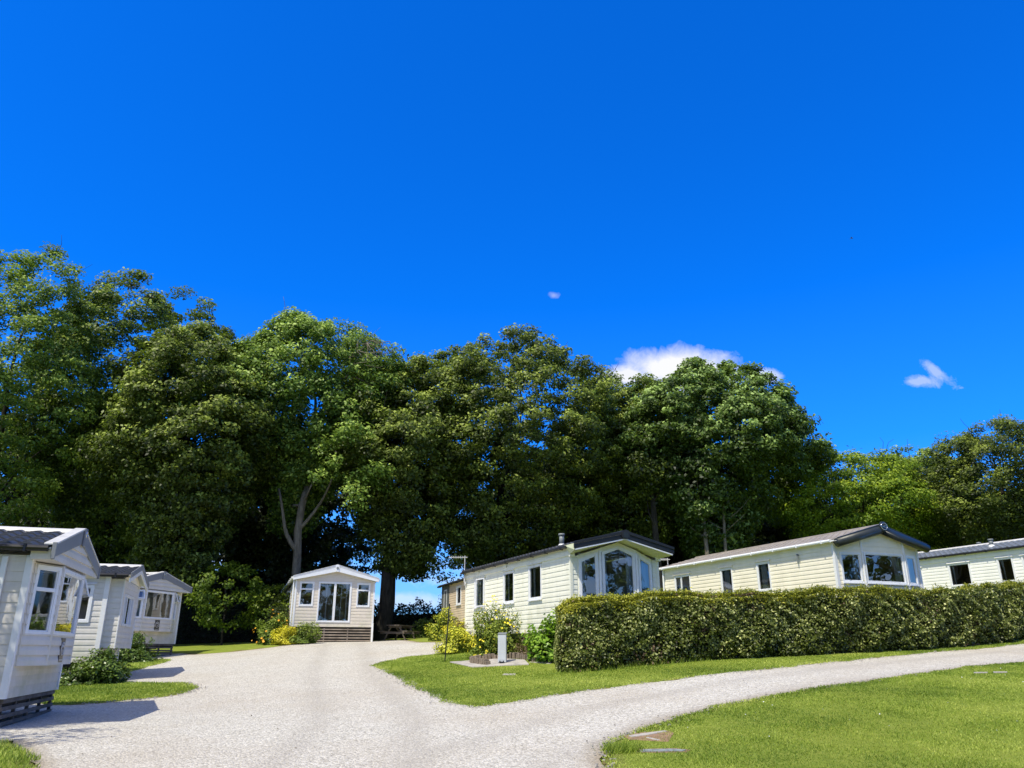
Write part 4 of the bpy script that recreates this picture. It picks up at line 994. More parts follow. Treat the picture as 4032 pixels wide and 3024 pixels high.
# ------------------------------------------------------------------ clipped hedge
def hedge():
    path = np.array([(1.15,20.37),(1.9,20.42),(4.5,20.95),(8.7,22.2),(12.5,24.0),(16.1,26.0),(19.5,28.2),(23.5,30.2)])
    path[:,1] += .08
    seg = np.hypot(*np.diff(path, axis=0).T); cum = np.concatenate([[0], np.cumsum(seg)]); Lt = cum[-1]
    def pt(s): return np.interp(s, cum, path[:,0]), np.interp(s, cum, path[:,1])
    def nrm(s):
        x0, y0 = pt(np.maximum(s-.3,0)); x1, y1 = pt(np.minimum(s+.3,Lt)); d = np.stack([x1-x0,y1-y0],-1); d /= np.linalg.norm(d,axis=1,keepdims=True)
        return np.stack([d[:,1], -d[:,0]], -1)      # towards the drive
    H, T = 1.70, .48
    root = empty('hedge', (0,0,0)); tag(root, 'long clipped hedge of small mottled leaves between the lawn verge and the caravans', 'hedge')
    def wave(s, z): return .07*np.sin(s*1.3+z*2)+.05*np.sin(s*3.1-z*4)+.05*np.sin(s*.55)+.03*np.sin(s*6.3+z*5)
    def e(s): return 1-.42*np.clip((.45-s)/.45,0,1)**2
    def hh(s): return -.16*np.clip((.5-s)/.5,0,1)**2+ H-.02+.05*np.sin(s*.9)+.035*np.sin(s*2.7)+.02*np.sin(s*6.1)
    # faces: front, top, left end, back
    N = 92000; s = rng.uniform(0, 1, N)**1.15*Lt; z = rng.uniform(0, 1, N)**.92; n2 = nrm(s); x, y = pt(s)
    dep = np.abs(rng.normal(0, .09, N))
    o = T*e(s)+.05*np.sin(s*8+2*np.sin(z*9))*np.sin(z*15+s*3)+wave(s,z*H)-dep+.06*np.sin(z*np.pi)-.10*(z > .93)-.05*(z<.06)
    keep = np.sin(s*7.1+z*9)*np.sin(s*3.7-z*13)+rng.normal(0,.6,N) > -1.0
    P = np.stack([x+n2[:,0]*o, y+n2[:,1]*o, gz(x+n2[:,0]*T, y+n2[:,1]*T)+.03+z*hh(s)], -1)
    Nn = np.column_stack([n2*.75, .45+.1*z])
    t = .50+.16*np.sin(s*2.2+np.sin(z*7))*np.sin(z*5+s*.8)+.16*np.sin(s*9+3*np.sin(z*11))*np.sin(z*17+s*4)-dep*3.6+rng.normal(0,.22,N)-.12*(z<.25)  # leaves deeper in and at the foot tinted darker, as shade in the gaps
    t += (rng.uniform(0,1,N) < .07)*.55
    P, Nn, t = P[keep], Nn[keep], t[keep]; Vs = [leaves(P, Nn, .072, .68, .7)]; ts = [t]
    # left end
    N = 6500; z = rng.uniform(0,1,N); w = rng.uniform(-T,T,N)*.6; n0 = nrm(np.array([0.0]))[0]; d0 = np.array([n0[1],-n0[0]])   # outwards along the end
    dep = np.abs(rng.normal(0,.08,N)); x0, y0 = path[0]
    P = np.stack([x0+n0[0]*w+d0[0]*(.03-dep+.04*np.sin(z*6)), y0+n0[1]*w+d0[1]*(.03-dep), gz(x0+n0[0]*w,y0+n0[1]*w)+.03+z*(H-.2)], -1)
    Vs.append(leaves(P, np.column_stack([np.tile(d0*.8,(N,1)),np.full(N,.4)]), .062, .68, .65)); ts.append(.62-dep*2+rng.normal(0,.2,N))
    # back, thinner
    N = 22000; s = rng.uniform(0,Lt,N); z = rng.uniform(0,1,N); n2 = nrm(s); x, y = pt(s); o = -T+np.abs(rng.normal(0,.07,N))
    P = np.stack([x+n2[:,0]*o, y+n2[:,1]*o, gz(x,y)+z*hh(s)], -1); Vs.append(leaves(P, np.column_stack([-n2*.7,np.full(N,.5)]), .07, .68, .6)); ts.append(.4+rng.normal(0,.2,N))
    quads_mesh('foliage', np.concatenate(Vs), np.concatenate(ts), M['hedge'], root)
    # top growth, yellower towards the left end
    N = 34000; s = rng.uniform(0,1,N)**1.1*Lt; w = rng.uniform(-T,T,N)*.97*e(s); n2 = nrm(s); x, y = pt(s)
    P = np.stack([x+n2[:,0]*w, y+n2[:,1]*w, gz(x+n2[:,0]*T,y+n2[:,1]*T)+hh(s)+.04*np.sin(s*5+w*9)+rng.normal(0,.045,N)-.25*(np.abs(w)/T)**6*.3], -1)
    tV = [leaves(P, np.column_stack([n2*.2,np.full(N,1.0)]), .055, .66, .55)]; tt = [.60+rng.normal(0,.2,N)-np.clip(s/14,0,.42)]
    N = 9000; s = rng.uniform(0,1,N)**1.6*11; n2 = nrm(s); x, y = pt(s); z = 1-np.abs(rng.normal(0,.075,N)); o = T*e(s)+wave(s,z*H)-.10*(z > .93)+.02
    tV.append(leaves(np.stack([x+n2[:,0]*o, y+n2[:,1]*o, gz(x+n2[:,0]*T,y+n2[:,1]*T)+.03+z*hh(s)],-1), np.column_stack([n2*.6,np.full(N,.7)]), .06, .66, .6)); tt.append(.5+rng.normal(0,.22,N)-s/30)
    ns = 420
    for k in range(ns):
        s1 = np.array([rng.uniform(0,1)**1.2*Lt]); w1 = rng.uniform(-T,T)*.9; n1 = nrm(s1)[0]; x, y = pt(s1); b = np.array([x[0]+n1[0]*w1, y[0]+n1[1]*w1, G(x[0]+n1[0]*T,y[0]+n1[1]*T)+float(hh(s1)[0])-.03])
        L_ = rng.uniform(.06,.16)*(1.9 if rng.uniform() < .14 else 1); d = unit(np.array([rng.normal(0,.3),rng.normal(0,.3),1.0])); m_ = int(6+L_*45); q = rng.uniform(0,1,m_)[:,None]
        tV.append(leaves(b+d*L_*q+rng.normal(0,.018,(m_,3)), rng.normal(0,1,(m_,3))+np.array([0,-.2,.5]), .045, .6)); tt.append(.25+rng.uniform(0,.75,m_)-min(.25,s1[0]/20))
    quads_mesh('top_growth', np.concatenate(tV), np.concatenate(tt), M['hedge_top'], root)
    bV = []; bt = []
    for (s0, z0_, sr, zr_, nb) in ((.5,.45,.35,.4,520),(3.6,.62,.3,.35,420),(5.2,.85,.25,.25,380),(8.4,.5,.4,.4,420),(11.3,.7,.35,.3,360),(13.5,.3,.4,.3,300),(2.2,.2,.4,.2,260)):
        s1 = s0+rng.normal(0,sr,nb); s1 = np.clip(s1,.05,Lt); z1 = np.clip(z0_+rng.normal(0,zr_*.5,nb),.02,.97); n2 = nrm(s1); x, y = pt(s1); o = T*e(s1)+wave(s1,z1*H)-np.abs(rng.normal(0,.05,nb))+.01
        bV.append(leaves(np.stack([x+n2[:,0]*o,y+n2[:,1]*o,gz(x+n2[:,0]*T,y+n2[:,1]*T)+.03+z1*hh(s1)],-1), np.column_stack([n2*.75,np.full(nb,.5)]), .065, .65, .7)); bt.append(rng.uniform(0,.8,nb))
    quads_mesh('brown_leaves', np.concatenate(bV), np.concatenate(bt), M['dry'], root)
    c = MB(); S = np.linspace(.12, Lt, 60); n2 = nrm(S); x, y = pt(S); g = gz(x,y)
    for i in range(59):
        q = []
        for j in (i, i+1): q.append([(x[j]+n2[j,0]*a, y[j]+n2[j,1]*a, g[j]+zz) for a, zz in ((T-.24,-.1),(T-.22,H-.22),(-T+.22,H-.22),(-T+.24,-.1))])
        for a in range(3): c.poly([q[0][a], q[1][a], q[1][a+1], q[0][a+1]])
        if i == 0: c.poly(q[0])
    c.build('dark_core', M['core'], root)
hedge()
# rough tufts where the mower cannot reach
def tufts(pts, label, n=60, h=.22, sp=.16):
    Vs = []; ts = []
    for (x0, y0) in pts:
        x = x0+rng.normal(0,sp,n); y = y0+rng.normal(0,sp*.6,n); z = gz(x,y)+.02; hh = h*rng.uniform(.4,1.1,n); a = rng.uniform(0,6.28,n); w = .006
        lx, ly = rng.normal(0,.5,n)*hh, rng.normal(-.1,.5,n)*hh
        Vs.append(np.stack([np.stack([x-np.cos(a)*w,y-np.sin(a)*w,z],-1),np.stack([x+np.cos(a)*w,y+np.sin(a)*w,z],-1),np.stack([x+lx,y+ly,z+hh],-1)],1)); ts.append(rng.uniform(.1,.7,n))
    o = quads_mesh('grass_tuft', np.concatenate(Vs), np.concatenate(ts), M['blade']); tag(o, label, 'grass', kind='stuff')
tufts([(1.0+i*.42, 19.82+.012*i*i) for i in range(34)], 'longer grass along the foot of the hedge', 70, .17, .2)
tufts([(1.36,10.62),(1.50,10.70),(1.42,10.85),(1.3,10.75)], 'dark green tuft at the corner of the near lawn beside the cover', 160, .13, .08)
tufts([(-1.91,23.38)], 'longer grass round the foot of the thin rod', 90, .14, .08)

# ------------------------------------------------------------------ shrubs
Gp = 'flowering shrubs beside the caravans'
shrub('flowering_shrub', (-11.35,38.55), .78, 1.28, M['shrub'], 4200, .10, 'dark green shrub with orange-yellow flowers left of the tan caravan', flowers=46, fmat=M['flower_orange'], fsize=.10, sprigs=25)
shrub('golden_shrub', (-10.62,37.75), .62, .84, M['gold'], 4200, .075, 'bright yellow-leaved shrub in front of the tan caravan corner', sprigs=30)
shrub('green_shrub', (-9.72,38.0), .74, .82, M['shrub'], 3600, .085, 'loose green shrub against the brown slatted skirt of the tan caravan', sprigs=50, noise=.3)
shrub('conifer_shrub', (-12.1,41.6), .75, 2.1, M['darkleaf'], 3000, .12, 'tall dark shrub beside the shaded side of the tan caravan', sprigs=15)
shrub('variegated_shrub', (-2.85,33.6), .62, 1.12, M['goldgreen'], 4600, .085, 'yellow-edged green shrub in front of the warm tan caravan', sprigs=40)
shrub('golden_shrub', (-2.05,31.6), .58, .76, M['gold'], 4200, .07, 'golden yellow shrub behind the old wooden post', sprigs=30, noise=.3)
shrub('brown_shrub', (-2.02,30.3), .42, .86, M['dry'], 1600, .07, 'reddish brown shrub between two golden shrubs', sprigs=20, noise=.3)
shrub('golden_shrub', (-1.72,26.2), .62, .78, M['goldgreen'], 5200, .08, 'golden-green shrub in front of the cream caravan wall, left of the yellow-flowered bush', sprigs=40, tbias=.25)
shrub('flowering_shrub', (-.45,24.0), .82, 1.42, M['shrub2'], 15000, .065, 'tall green bush covered in yellow flowers behind the pale post', flowers=210, fmat=M['flower'], fsize=.062, sprigs=110, sink=.1)
shrub('dry_shrub', (.62,23.55), .5, .52, M['dry'], 2600, .05, 'low dried brown shrub under the cream caravan', sprigs=60, noise=.35)
shrub('dry_shrub', (1.35,23.0), .42, .5, M['dry'], 1800, .05, 'second low dried brown shrub, next to the big-leaved one', sprigs=40, noise=.35)
shrub('broad_leaved_shrub', (1.02,22.2), .62, 1.08, M['broad'], 1900, .15, 'bright green large-leaved shrub against the left end of the hedge', aspect=.55, sprigs=14)
shrub('bramble', (-10.9,21.95), .50, .86, M['bramble'], 5200, .075, 'dense dark bramble under the square bay of the middle left caravan', ry=.6, sprigs=45, aspect=.75)
shrub('bramble', (-11.35,21.75), .72, .50, M['bramble'], 4200, .075, 'low bramble trailing left along the foot of the middle left caravan', ry=.5, sprigs=50, noise=.35)
shrub('bramble', (-14.15,30.4), .80, 1.05, M['bramble'], 5600, .085, 'tall straggly bramble in front of the farthest left caravan', ry=.6, sprigs=70, noise=.3)

# ------------------------------------------------------------------ small things
def on(name, x, y, dz=0, rz=0, **k):
    o = empty(name, (x, y, G(x,y)+dz), rz); return tag(o, **k)
b = on('utility_post', -.26, 22.03, .06, R(-6), label='pale grey square utility post standing on the concrete slab', cat='post')
MB().box(-.11,-.11,.0,.11,.11,.71).build('body', M['post_grey'], b, bevel=.006)
MB().prism([(-.118,-.118,.712),(.118,-.118,.712),(.118,.118,.75),(-.118,.118,.75)], (0,0,.02)).build('cap', M['post_cap'], b, bevel=.004)
MB().box(-.085,-.1125,.06,.085,-.1105,.64).build('door', M['post_grey'], b)
f = MB(); f.box(-.06,-.16,-.01,.06,-.112,.02); f = f.build('foot_plate', M['black'], b)
for x in (-.05, .05): MB().tube([(x,-.15,.0),(x,-.15,.04)], .016, 8).build('bolt', M['black'], f)
sl = MB(); q = [(-1.75,23.0),(-1.05,21.62),(.45,21.50),(.35,22.3),(-.3,22.9)]
z0 = max(G(*p) for p in q[1:4])
sl.prism([(x, y, G(x,y)-.12) for x, y in q], (0,0,.18)); o = sl.build('concrete_slab', M['concrete'], bevel=.01); tag(o, 'weathered concrete slab under the pale utility post', 'slab')
sl = MB(); q = [(.45,21.9),(1.0,21.5),(1.1,21.75),(.6,22.2)]; sl.prism([(x,y,G(x,y)-.1) for x,y in q], (0,0,.14)); tag(sl.build('concrete_slab', M['concrete']), 'short concrete slab at the foot of the big-leaved shrub', 'slab')
sl = MB(); q = [(-.24,20.1),(.08,20.02),(.10,20.3),(-.2,20.34)]; sl.prism([(x,y,G(x,y)-.1) for x,y in q], (0,0,.135)); tag(sl.build('paving_slab', M['concrete']), 'small sunken paving slab in the lawn in front of the post', 'slab')
st = MB(); way = [(-.62,21.78),(-1.08,22.45),(-1.05,22.85),(-.5,23.0),(.1,22.85),(.56,22.3),(.62,21.95)]
for (a, c) in zip(way, way[1:]):
    L_ = math.hypot(c[0]-a[0], c[1]-a[1]); k = max(1, int(L_/.085))
    for i in range(k):
        f = (i+.5)/k; x = a[0]+(c[0]-a[0])*f; y = a[1]+(c[1]-a[1])*f; h = rng.uniform(.19,.25); an = math.atan2(c[1]-a[1], c[0]-a[0]); w, d = rng.uniform(.03,.042), rng.uniform(.075,.10)
        ca, sa = math.cos(an), math.sin(an); z = G(x,y); tx, ty = rng.normal(0,.012,2)
        st.prism([(x+u*w*ca-v*d*sa, y+u*w*sa+v*d*ca, z-.05) for u, v in ((-1,-1),(1,-1),(1,1),(-1,1))], (tx,ty,h))
tag(st.build('stone_edging', M['stone'], bevel=.012), 'low rough edging of upright brown stones curving round the flower bed', 'edging')
p = on('metal_rod', -1.93, 23.38, 0, label='thin dark metal rod leaning slightly in the lawn', cat='rod')
MB().tube([(0,0,-.1),(.10,.0,1.58)], .019, 8).build('rod', M['barge_dark'], p)
MB().tube([(.10,0,1.56),(.102,0,1.62)], .02, 8).build('rod_tip', M['barge_dark'], p)
p = on('marker_post', -6.88, 39.75, -.1, label='white marker post beside the right corner of the tan caravan', cat='post')
MB().box(-.045,-.045,0,.045,.045,.95).build('post', M['white_trim'], p, bevel=.006); MB().prism([(-.05,-.05,.951),(.05,-.05,.951),(.05,.05,.951),(-.05,.05,.951)], (0,0,.02)).build('cap', M['white_trim'], p)
p = on('wooden_post', -2.12, 29.4, -.1, label='old brown wooden post among the golden shrubs', cat='post')
MB().tube([(0,0,0),(.02,0,.4),(.06,.02,.78)], [.085,.08,.07], 9).build('post', M['stump'], p); MB().tube([(.055,.02,.77),(.06,.02,.80)], [.07,.055], 9).build('post_top', M['slat'], p)
# picnic table
p = on('picnic_table', -6.05, 41.2, .01, R(-16), label='weathered wooden picnic table between the tan caravan and the dark hedgerow', cat='picnic table')
L_ = 1.75
t = MB()
for i in range(5): t.box(-.36+i*.146,-.1,.72,-.36+i*.146+.132,L_+.1,.76)
t.build('tabletop', M['table_wood'], p)
for s in (-1, 1):
    c = MB()
    for i in range(2): c.box(s*.66-.14+i*.145,-.1,.43,s*.66-.14+i*.145+.132,L_+.1,.47)
    c.build('bench', M['table_wood'], p)
for y in (.22, L_-.22):
    for s in (-1, 1): MB().bar((s*.22,y,.70),(s*.62,y,-.03),.045,.10,(0,1,0)).build('leg', M['table_wood'], p)
    MB().box(-.80,y-.07,.335,.80,y-.027,.43).build('bench_beam', M['table_wood'], p); MB().box(-.36,y-.07,.63,.36,y-.027,.715).build('top_beam', M['table_wood'], p)
MB().bar((0,.3,.66),(0,L_/2,.37),.07,.045).build('brace', M['table_wood'], p)
# inspection cover and worn turf
cv = MB(); q = [(1.60,10.66),(2.16,10.72),(2.22,10.80),(2.05,10.85),(1.66,10.80)]; cv.prism([(x,y,G(x,y)-.02) for x,y in q], (0,0,.062)); tag(cv.build('inspection_cover', M['cover']), 'worn grey inspection cover sunk in the corner of the near lawn', 'cover')
cv = MB(); q = [(1.56,10.62),(2.2,10.68),(2.30,10.84),(2.1,10.93),(1.6,10.86)]; cv.prism([(x,y,G(x,y)-.03) for x,y in q], (0,0,.064)); tag(cv.build('soil_patch', M['rust_soil']), kind='structure')
cv = MB(); q = [(1.66,11.66),(1.9,11.8),(2.22,12.05),(2.20,12.10),(1.85,11.9),(1.62,11.74)]; cv.prism([(x,y,G(x,y)-.03) for x,y in q], (0,0,.075)); tag(cv.build('kerb_stone', M['concrete'], bevel=.01), 'pale buried kerb stone showing through the turf behind the cover', 'stone')
cv = MB(); q = [(1.84,11.62),(1.88,11.66),(2.02,11.46),(1.97,11.43)]; cv.prism([(x,y,G(x,y)-.03) for x,y in q], (0,0,.07)); tag(cv.build('kerb_stone', M['concrete'], bevel=.01), 'short broken kerb stone nearer the inspection cover', 'stone')
cv = MB(); q = [(1.6,11.5),(2.1,11.35),(2.3,11.95),(2.25,12.15),(1.8,11.98),(1.55,11.75)]; cv.prism([(x,y,G(x,y)-.03) for x,y in q], (0,0,.063)); tag(cv.build('soil_patch', M['rust_soil']), kind='structure')
for a, lab in (((10.0,17.55),'pale stone flush with the turf at the right of the near lawn'),((10.45,17.6),'second pale stone just right of the first in the near lawn')):
    cv = MB(); x, y = a; q = [(x-.16,y-.06),(x+.14,y-.03),(x+.2,y+.05),(x-.1,y+.06)]; cv.prism([(u,v,G(u,v)-.02) for u,v in q], (0,0,.072)); tag(cv.build('flat_stone', M['concrete']), lab, 'stone')
# stones kicked from the drive on to the turf edges, bits of leaf on the gravel
pt = []
for key, nn_ in (('near', 420), ('island', 420), ('left_a', 160)):
    pl_ = np.array([p for p in lawn_polys[key] if -9 < p[0] < 13 and 9 < p[1] < 27]); q = pl_[rng.integers(0, len(pl_), nn_)]+rng.normal(0,.10,(nn_,2)); pt.append(q)
pt = np.concatenate(pt); ls = MB()
for x, y in pt:
    r_ = rng.uniform(.008,.022); z = G(x,y)+.018; a = rng.uniform(0,1.5)
    ls.prism([(x+r_*math.cos(a+k*1.257)*rng.uniform(.7,1.2), y+r_*math.sin(a+k*1.257)*rng.uniform(.7,1.2), z) for k in range(5)], (rng.normal(0,.003),rng.normal(0,.003),r_*.9))
tag(ls.build('loose_stones', M['concrete']), 'loose pale stones kicked on to the turf edges', 'stones', kind='stuff')
n = 260; x = rng.uniform(-6,6,n); y = rng.uniform(10,30,n); k = in_poly(x,y,grav)&~in_poly(x,y,lawn_polys['near'])&~in_poly(x,y,lawn_polys['island']); x, y = x[k], y[k]
tag(quads_mesh('fallen_leaves', leaves(np.stack([x,y,gz(x,y)+.012],-1), np.tile([0,0,1.0],(len(x),1)), .035, .6, .15), rng.uniform(0,.8,len(x)), M['dry']), 'small dead leaves scattered on the gravel drive', 'leaves', kind='stuff')
# daisies in the turf
n = 75; x = rng.uniform(2,12,n); y = rng.uniform(11,19,n); k = in_poly(x,y,lawn_polys['near']); x, y = x[k], y[k]
D = quads_mesh('daisies', np.concatenate([leaves(np.stack([x,y,gz(x,y)+.062],-1), np.tile([0,-.3,1.0],(len(x),1)), .02, 1.0, .2)]), np.ones(len(x)), M['upvc']); tag(D, 'tiny white daisies scattered in the near lawn', 'daisies', kind='stuff')
# a bird high up
p = empty('bird', (50.1,100,59.2), R(40)); p.scale = (.45,.45,.45); tag(p, 'tiny dark bird flying high in the clear sky at the right', 'bird')
MB().tube([(0,-.35,0),(0,-.1,.03),(0,.2,.02),(0,.5,0)], [.03,.13,.11,.03], 8).build('body', M['barge_slate'], p, True)
for s in (-1,1):
    w = MB(); w.prism([(s*.08,-.12,.05),(s*.45,-.16,.22),(s*.85,.02,.12),(s*.45,.10,.2),(s*.08,.18,.05)], (0,0,.02)); w.build('wing', M['barge_slate'], p)
w = MB(); w.prism([(-.04,.48,0),(.04,.48,0),(.12,.72,0),(-.12,.72,0)], (0,0,.015)); w.build('tail', M['barge_slate'], p)

# ------------------------------------------------------------------ trees
TG = 'tall trees behind the caravans'
def T(name, x, y, top, Rc, base, mat, label, barkm='bark_dark', **k): return tree(name, x, y, top-G(x,y)-.8, Rc, base, M[mat], label, M[barkm], group=TG, **k)
T('beech_tree', -28.6, 41.5, 24.6, 5.0, 2.2, 'young', 'tallest loose-crowned tree at the left edge with sky showing between its twigs', nclump=270, per=120, leaf=.22, twigs=26, flat=.6, tscale=.95)
T('beech_tree', -24.6, 47, 25.2, 6.4, 3.2, 'beech', 'tall dark green tree right of the left edge tree, stepped crown falling to the right', nclump=330, per=150, twigs=14, flat=.6, shape=(.85,.7))
T('beech_tree', -18.6, 43.5, 20.4, 5.3, 3.0, 'beech_brown', 'bronze-green tree with drooping sprays bulging forward behind the farthest left caravan', nclump=340, per=150, twigs=8, flat=.6, shape=(1.0,.65))
T('ash_tree', -13.0, 46.5, 22.4, 6.0, 6.6, 'ash', 'blue-green feathery tree with a pale leaning trunk behind the tan caravan', 'bark_pale', nclump=420, per=135, leaf=.24, twigs=8, flat=.7, shape=(.8,.75), trunk_r=.25, lean=(.1,1.4), bend=(1.0,-1.2), cx=-.2, under=(.55,.05), extra=((3.6,-4.4,10.5,2.3,26),(4.8,-4.2,8.6,1.6,14)), dead=7)
T('beech_tree', -7.75, 47, 19.9, 5.2, 4.0, 'beech_brown', 'dark-trunked tree right of the tan caravan with a low branch arching over the gap', nclump=280, per=140, twigs=8, flat=.6, trunk_r=.46, cx=1.3, lower=1, extra=((4.2,-.5,5.0,1.4,14),(2.2,-.8,4.9,1.2,12),(5.8,-.2,5.4,1.0,8)), shape=(1.0,.6))
T('beech_tree', -.6, 50, 22.0, 8.6, 3.4, 'beech_brown', 'broadest bronze-green tree in the middle, behind the cream canopy caravan', nclump=520, per=150, twigs=22, flat=.6, shape=(.95,.62), trunks=3, trunk_r=.3)
T('beech_tree', 7.6, 51.5, 20.2, 4.9, 3.2, 'beech_brown', 'narrower bronze tree left of the round green one, twigs against the white cloud', nclump=290, per=140, twigs=22, flat=.6, trunks=2, trunk_r=.28)
T('sycamore_tree', 13.0, 49.5, 20.4, 6.1, 4.2, 'sycamore', 'big round dense green tree behind the brown-roofed cream caravan', nclump=460, per=150, leaf=.27, flat=.62, shape=(.95,.55), trunks=2, trunk_r=.24, tscale=.95)
T('lime_tree', 22.4, 51, 15.0, 4.9, 3.0, 'lime', 'low bright yellow-green tree right of the round one', nclump=260, per=130, leaf=.2, flat=.55, twigs=6)
T('sycamore_tree', 28.6, 54.5, 16.0, 3.4, 3.0, 'ash', 'small blue-green treetop between the yellow-green tree and the dark right-hand tree', nclump=190, per=120, leaf=.22, flat=.5)
T('yew_tree', 31.2, 49, 16.2, 5.2, 2.6, 'yew', 'dark olive tree near the right edge with a flat ragged top', nclump=320, per=140, leaf=.2, twigs=4, flat=.6, shape=(.8,.6))
T('yew_tree', 37.0, 49.5, 15.0, 4.6, 2.6, 'yew', 'olive tree cut off by the right edge of the photo', nclump=240, per=130, leaf=.2, twigs=3, flat=.6)
# shaded trees of the second row, seen as the darkness between the trunks
for i, (x, y, top, rc, lab) in enumerate([(-37,58,18,6.5,'shaded tree behind the left edge tree'),(-29.5,58,18,6.5,'shaded tree deep behind the second tree from the left'),(-21,59,16.5,6.5,'shaded tree behind the farthest left caravan'),(-16.0,59,16.5,6.0,'shaded tree behind the pale leaning trunk'),
    (3.0,60,16,5.6,'shaded tree behind the broadest tree'),(9.5,62,14.5,6,'shaded tree between the broadest and the round tree'),(16,62,13.5,6.5,'shaded tree behind the round green tree'),(23,60,12.5,5.8,'shaded tree behind the yellow-green tree'),(35,63,13,6.5,'shaded tree behind the dark right-hand tree'),(44,60,13,6,'shaded tree beyond the right edge tree')]):
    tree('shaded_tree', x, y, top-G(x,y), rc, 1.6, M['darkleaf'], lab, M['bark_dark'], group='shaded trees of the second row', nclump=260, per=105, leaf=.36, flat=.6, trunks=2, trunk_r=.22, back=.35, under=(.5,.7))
# bare trunks standing in the shade
for x, y, h, lx, r_, mt, lab in [(-21.4,50,11,-1.3,.26,'bark_dark','slanting dark trunk in the gap right of the farthest left caravan'),(12.0,47,9,.5,.17,'bark_pale','pale mottled trunk above the brown roof, left of its twin'),(13.0,47.3,9,-.3,.13,'bark_pale','thinner pale trunk above the brown roof'),(8.9,47.5,10,.2,.27,'bark_dark','stout dark trunk between the two cream caravans'),(20.5,53,9,.2,.15,'bark_dark','thin dark trunk below the yellow-green tree'),(22.3,53.5,9,-.3,.17,'bark_dark','second thin dark trunk below the yellow-green tree')]:
    root = empty('woodland_tree', (x, y, G(x,y)-.1)); tag(root, lab, 'tree', 'slender trees in the shade'); mb = MB()
    limb(mb, (0,0,-.2), (-lx,0,h), r_, r_*.55, .02, 8, 9)
    for k in range(5):
        z = h*rng.uniform(.55,.98); e = Vector((-lx*z/h+rng.normal(0,1.1), rng.normal(0,.7), z+rng.uniform(.6,1.8))); limb(mb, (-lx*z/h,0,z), e, r_*.3, .015, .08, 4, 5)
    mb.build('trunk', M[mt], root, True)
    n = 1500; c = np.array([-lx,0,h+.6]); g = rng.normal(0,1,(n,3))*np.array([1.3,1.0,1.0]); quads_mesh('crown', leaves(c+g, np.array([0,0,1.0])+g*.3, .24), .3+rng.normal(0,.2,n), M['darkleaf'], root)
# sunlit undergrowth and the dark hedgerow under the trees
tree('sapling', -15.2, 42.4, 4.3, 1.7, .9, M['sapling'], 'taller bright green sapling catching the sun under the trees', M['bark_dark'], nclump=30, per=80, leaf=.2, tscale=.62, under=(.45,.5), trunk_r=.06, group='sunlit saplings', back=.8)
tree('sapling', -12.9, 43.0, 3.0, 1.25, .7, M['sapling'], 'shorter bright green sapling left of the tan caravan roof', M['bark_dark'], nclump=20, per=80, leaf=.19, tscale=.58, under=(.45,.5), trunk_r=.05, group='sunlit saplings', back=.8)
def hedgerow(pts, h, label, n, depth=1.2):
    x0, y0 = pts[0]; root = empty('hedgerow', (0,0,0)); tag(root, label, 'hedgerow')
    P = np.array(pts, float); seg = np.hypot(*np.diff(P,axis=0).T); cum = np.concatenate([[0],np.cumsum(seg)])
    s = rng.uniform(0,cum[-1],n); x = np.interp(s,cum,P[:,0]); y = np.interp(s,cum,P[:,1]); z = rng.uniform(0,1,n); H = h*(1+.10*np.sin(s*1.9)+.08*np.sin(s*4.3+1)+.05*np.sin(s*9))
    yy = y+rng.uniform(-1,1,n)*depth*(1.05-z**3*.5)*.5
    C = np.stack([x+rng.normal(0,.1,n),yy,gz(x,y)+z*H],-1); q = leaves(C, np.column_stack([rng.normal(0,.3,n),np.full(n,-.5),np.full(n,.8)]), .17); t = .25+.3*np.sin(s*3)*np.sin(z*6)+rng.normal(0,.2,n)
    sp = [q]; tt = [t]
    for k in range(int(cum[-1]*3)):
        s1 = rng.uniform(0,cum[-1]); b = np.array([np.interp(s1,cum,P[:,0]), np.interp(s1,cum,P[:,1]), 0]); b[2] = G(b[0],b[1])+h*.98; m_ = 12; L_ = rng.uniform(.2,.7); d = unit(np.array([rng.normal(0,.3),0,1.0]))
        sp.append(leaves(b+d*L_*rng.uniform(0,1,m_)[:,None]+rng.normal(0,.05,(m_,3)), rng.normal(0,1,(m_,3)), .11)); tt.append(rng.uniform(0,.8,m_))
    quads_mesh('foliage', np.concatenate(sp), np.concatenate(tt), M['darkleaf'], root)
    c = MB()
    for (a, b) in zip(pts, pts[1:]): c.prism([(a[0],a[1]-.15,G(*a)-.2),(a[0],a[1]+.25,G(*a)-.2),(a[0],a[1]+.25,G(*a)+h*.72),(a[0],a[1]-.15,G(*a)+h*.72)], (b[0]-a[0],b[1]-a[1],G(*b)-G(*a)))
    c.build('dark_core', M['core'], root)
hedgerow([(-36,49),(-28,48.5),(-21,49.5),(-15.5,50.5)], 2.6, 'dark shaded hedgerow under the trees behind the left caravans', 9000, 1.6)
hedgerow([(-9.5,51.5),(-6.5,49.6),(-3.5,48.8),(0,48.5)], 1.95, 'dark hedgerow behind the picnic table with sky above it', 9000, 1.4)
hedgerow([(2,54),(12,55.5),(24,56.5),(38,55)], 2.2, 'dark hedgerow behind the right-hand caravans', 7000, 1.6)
shrub('green_shrub', (-5.0,46.8), .9, 1.0, M['shrub'], 1800, .14, 'leafy shrub catching some light at the foot of the dark hedgerow', sprigs=20)
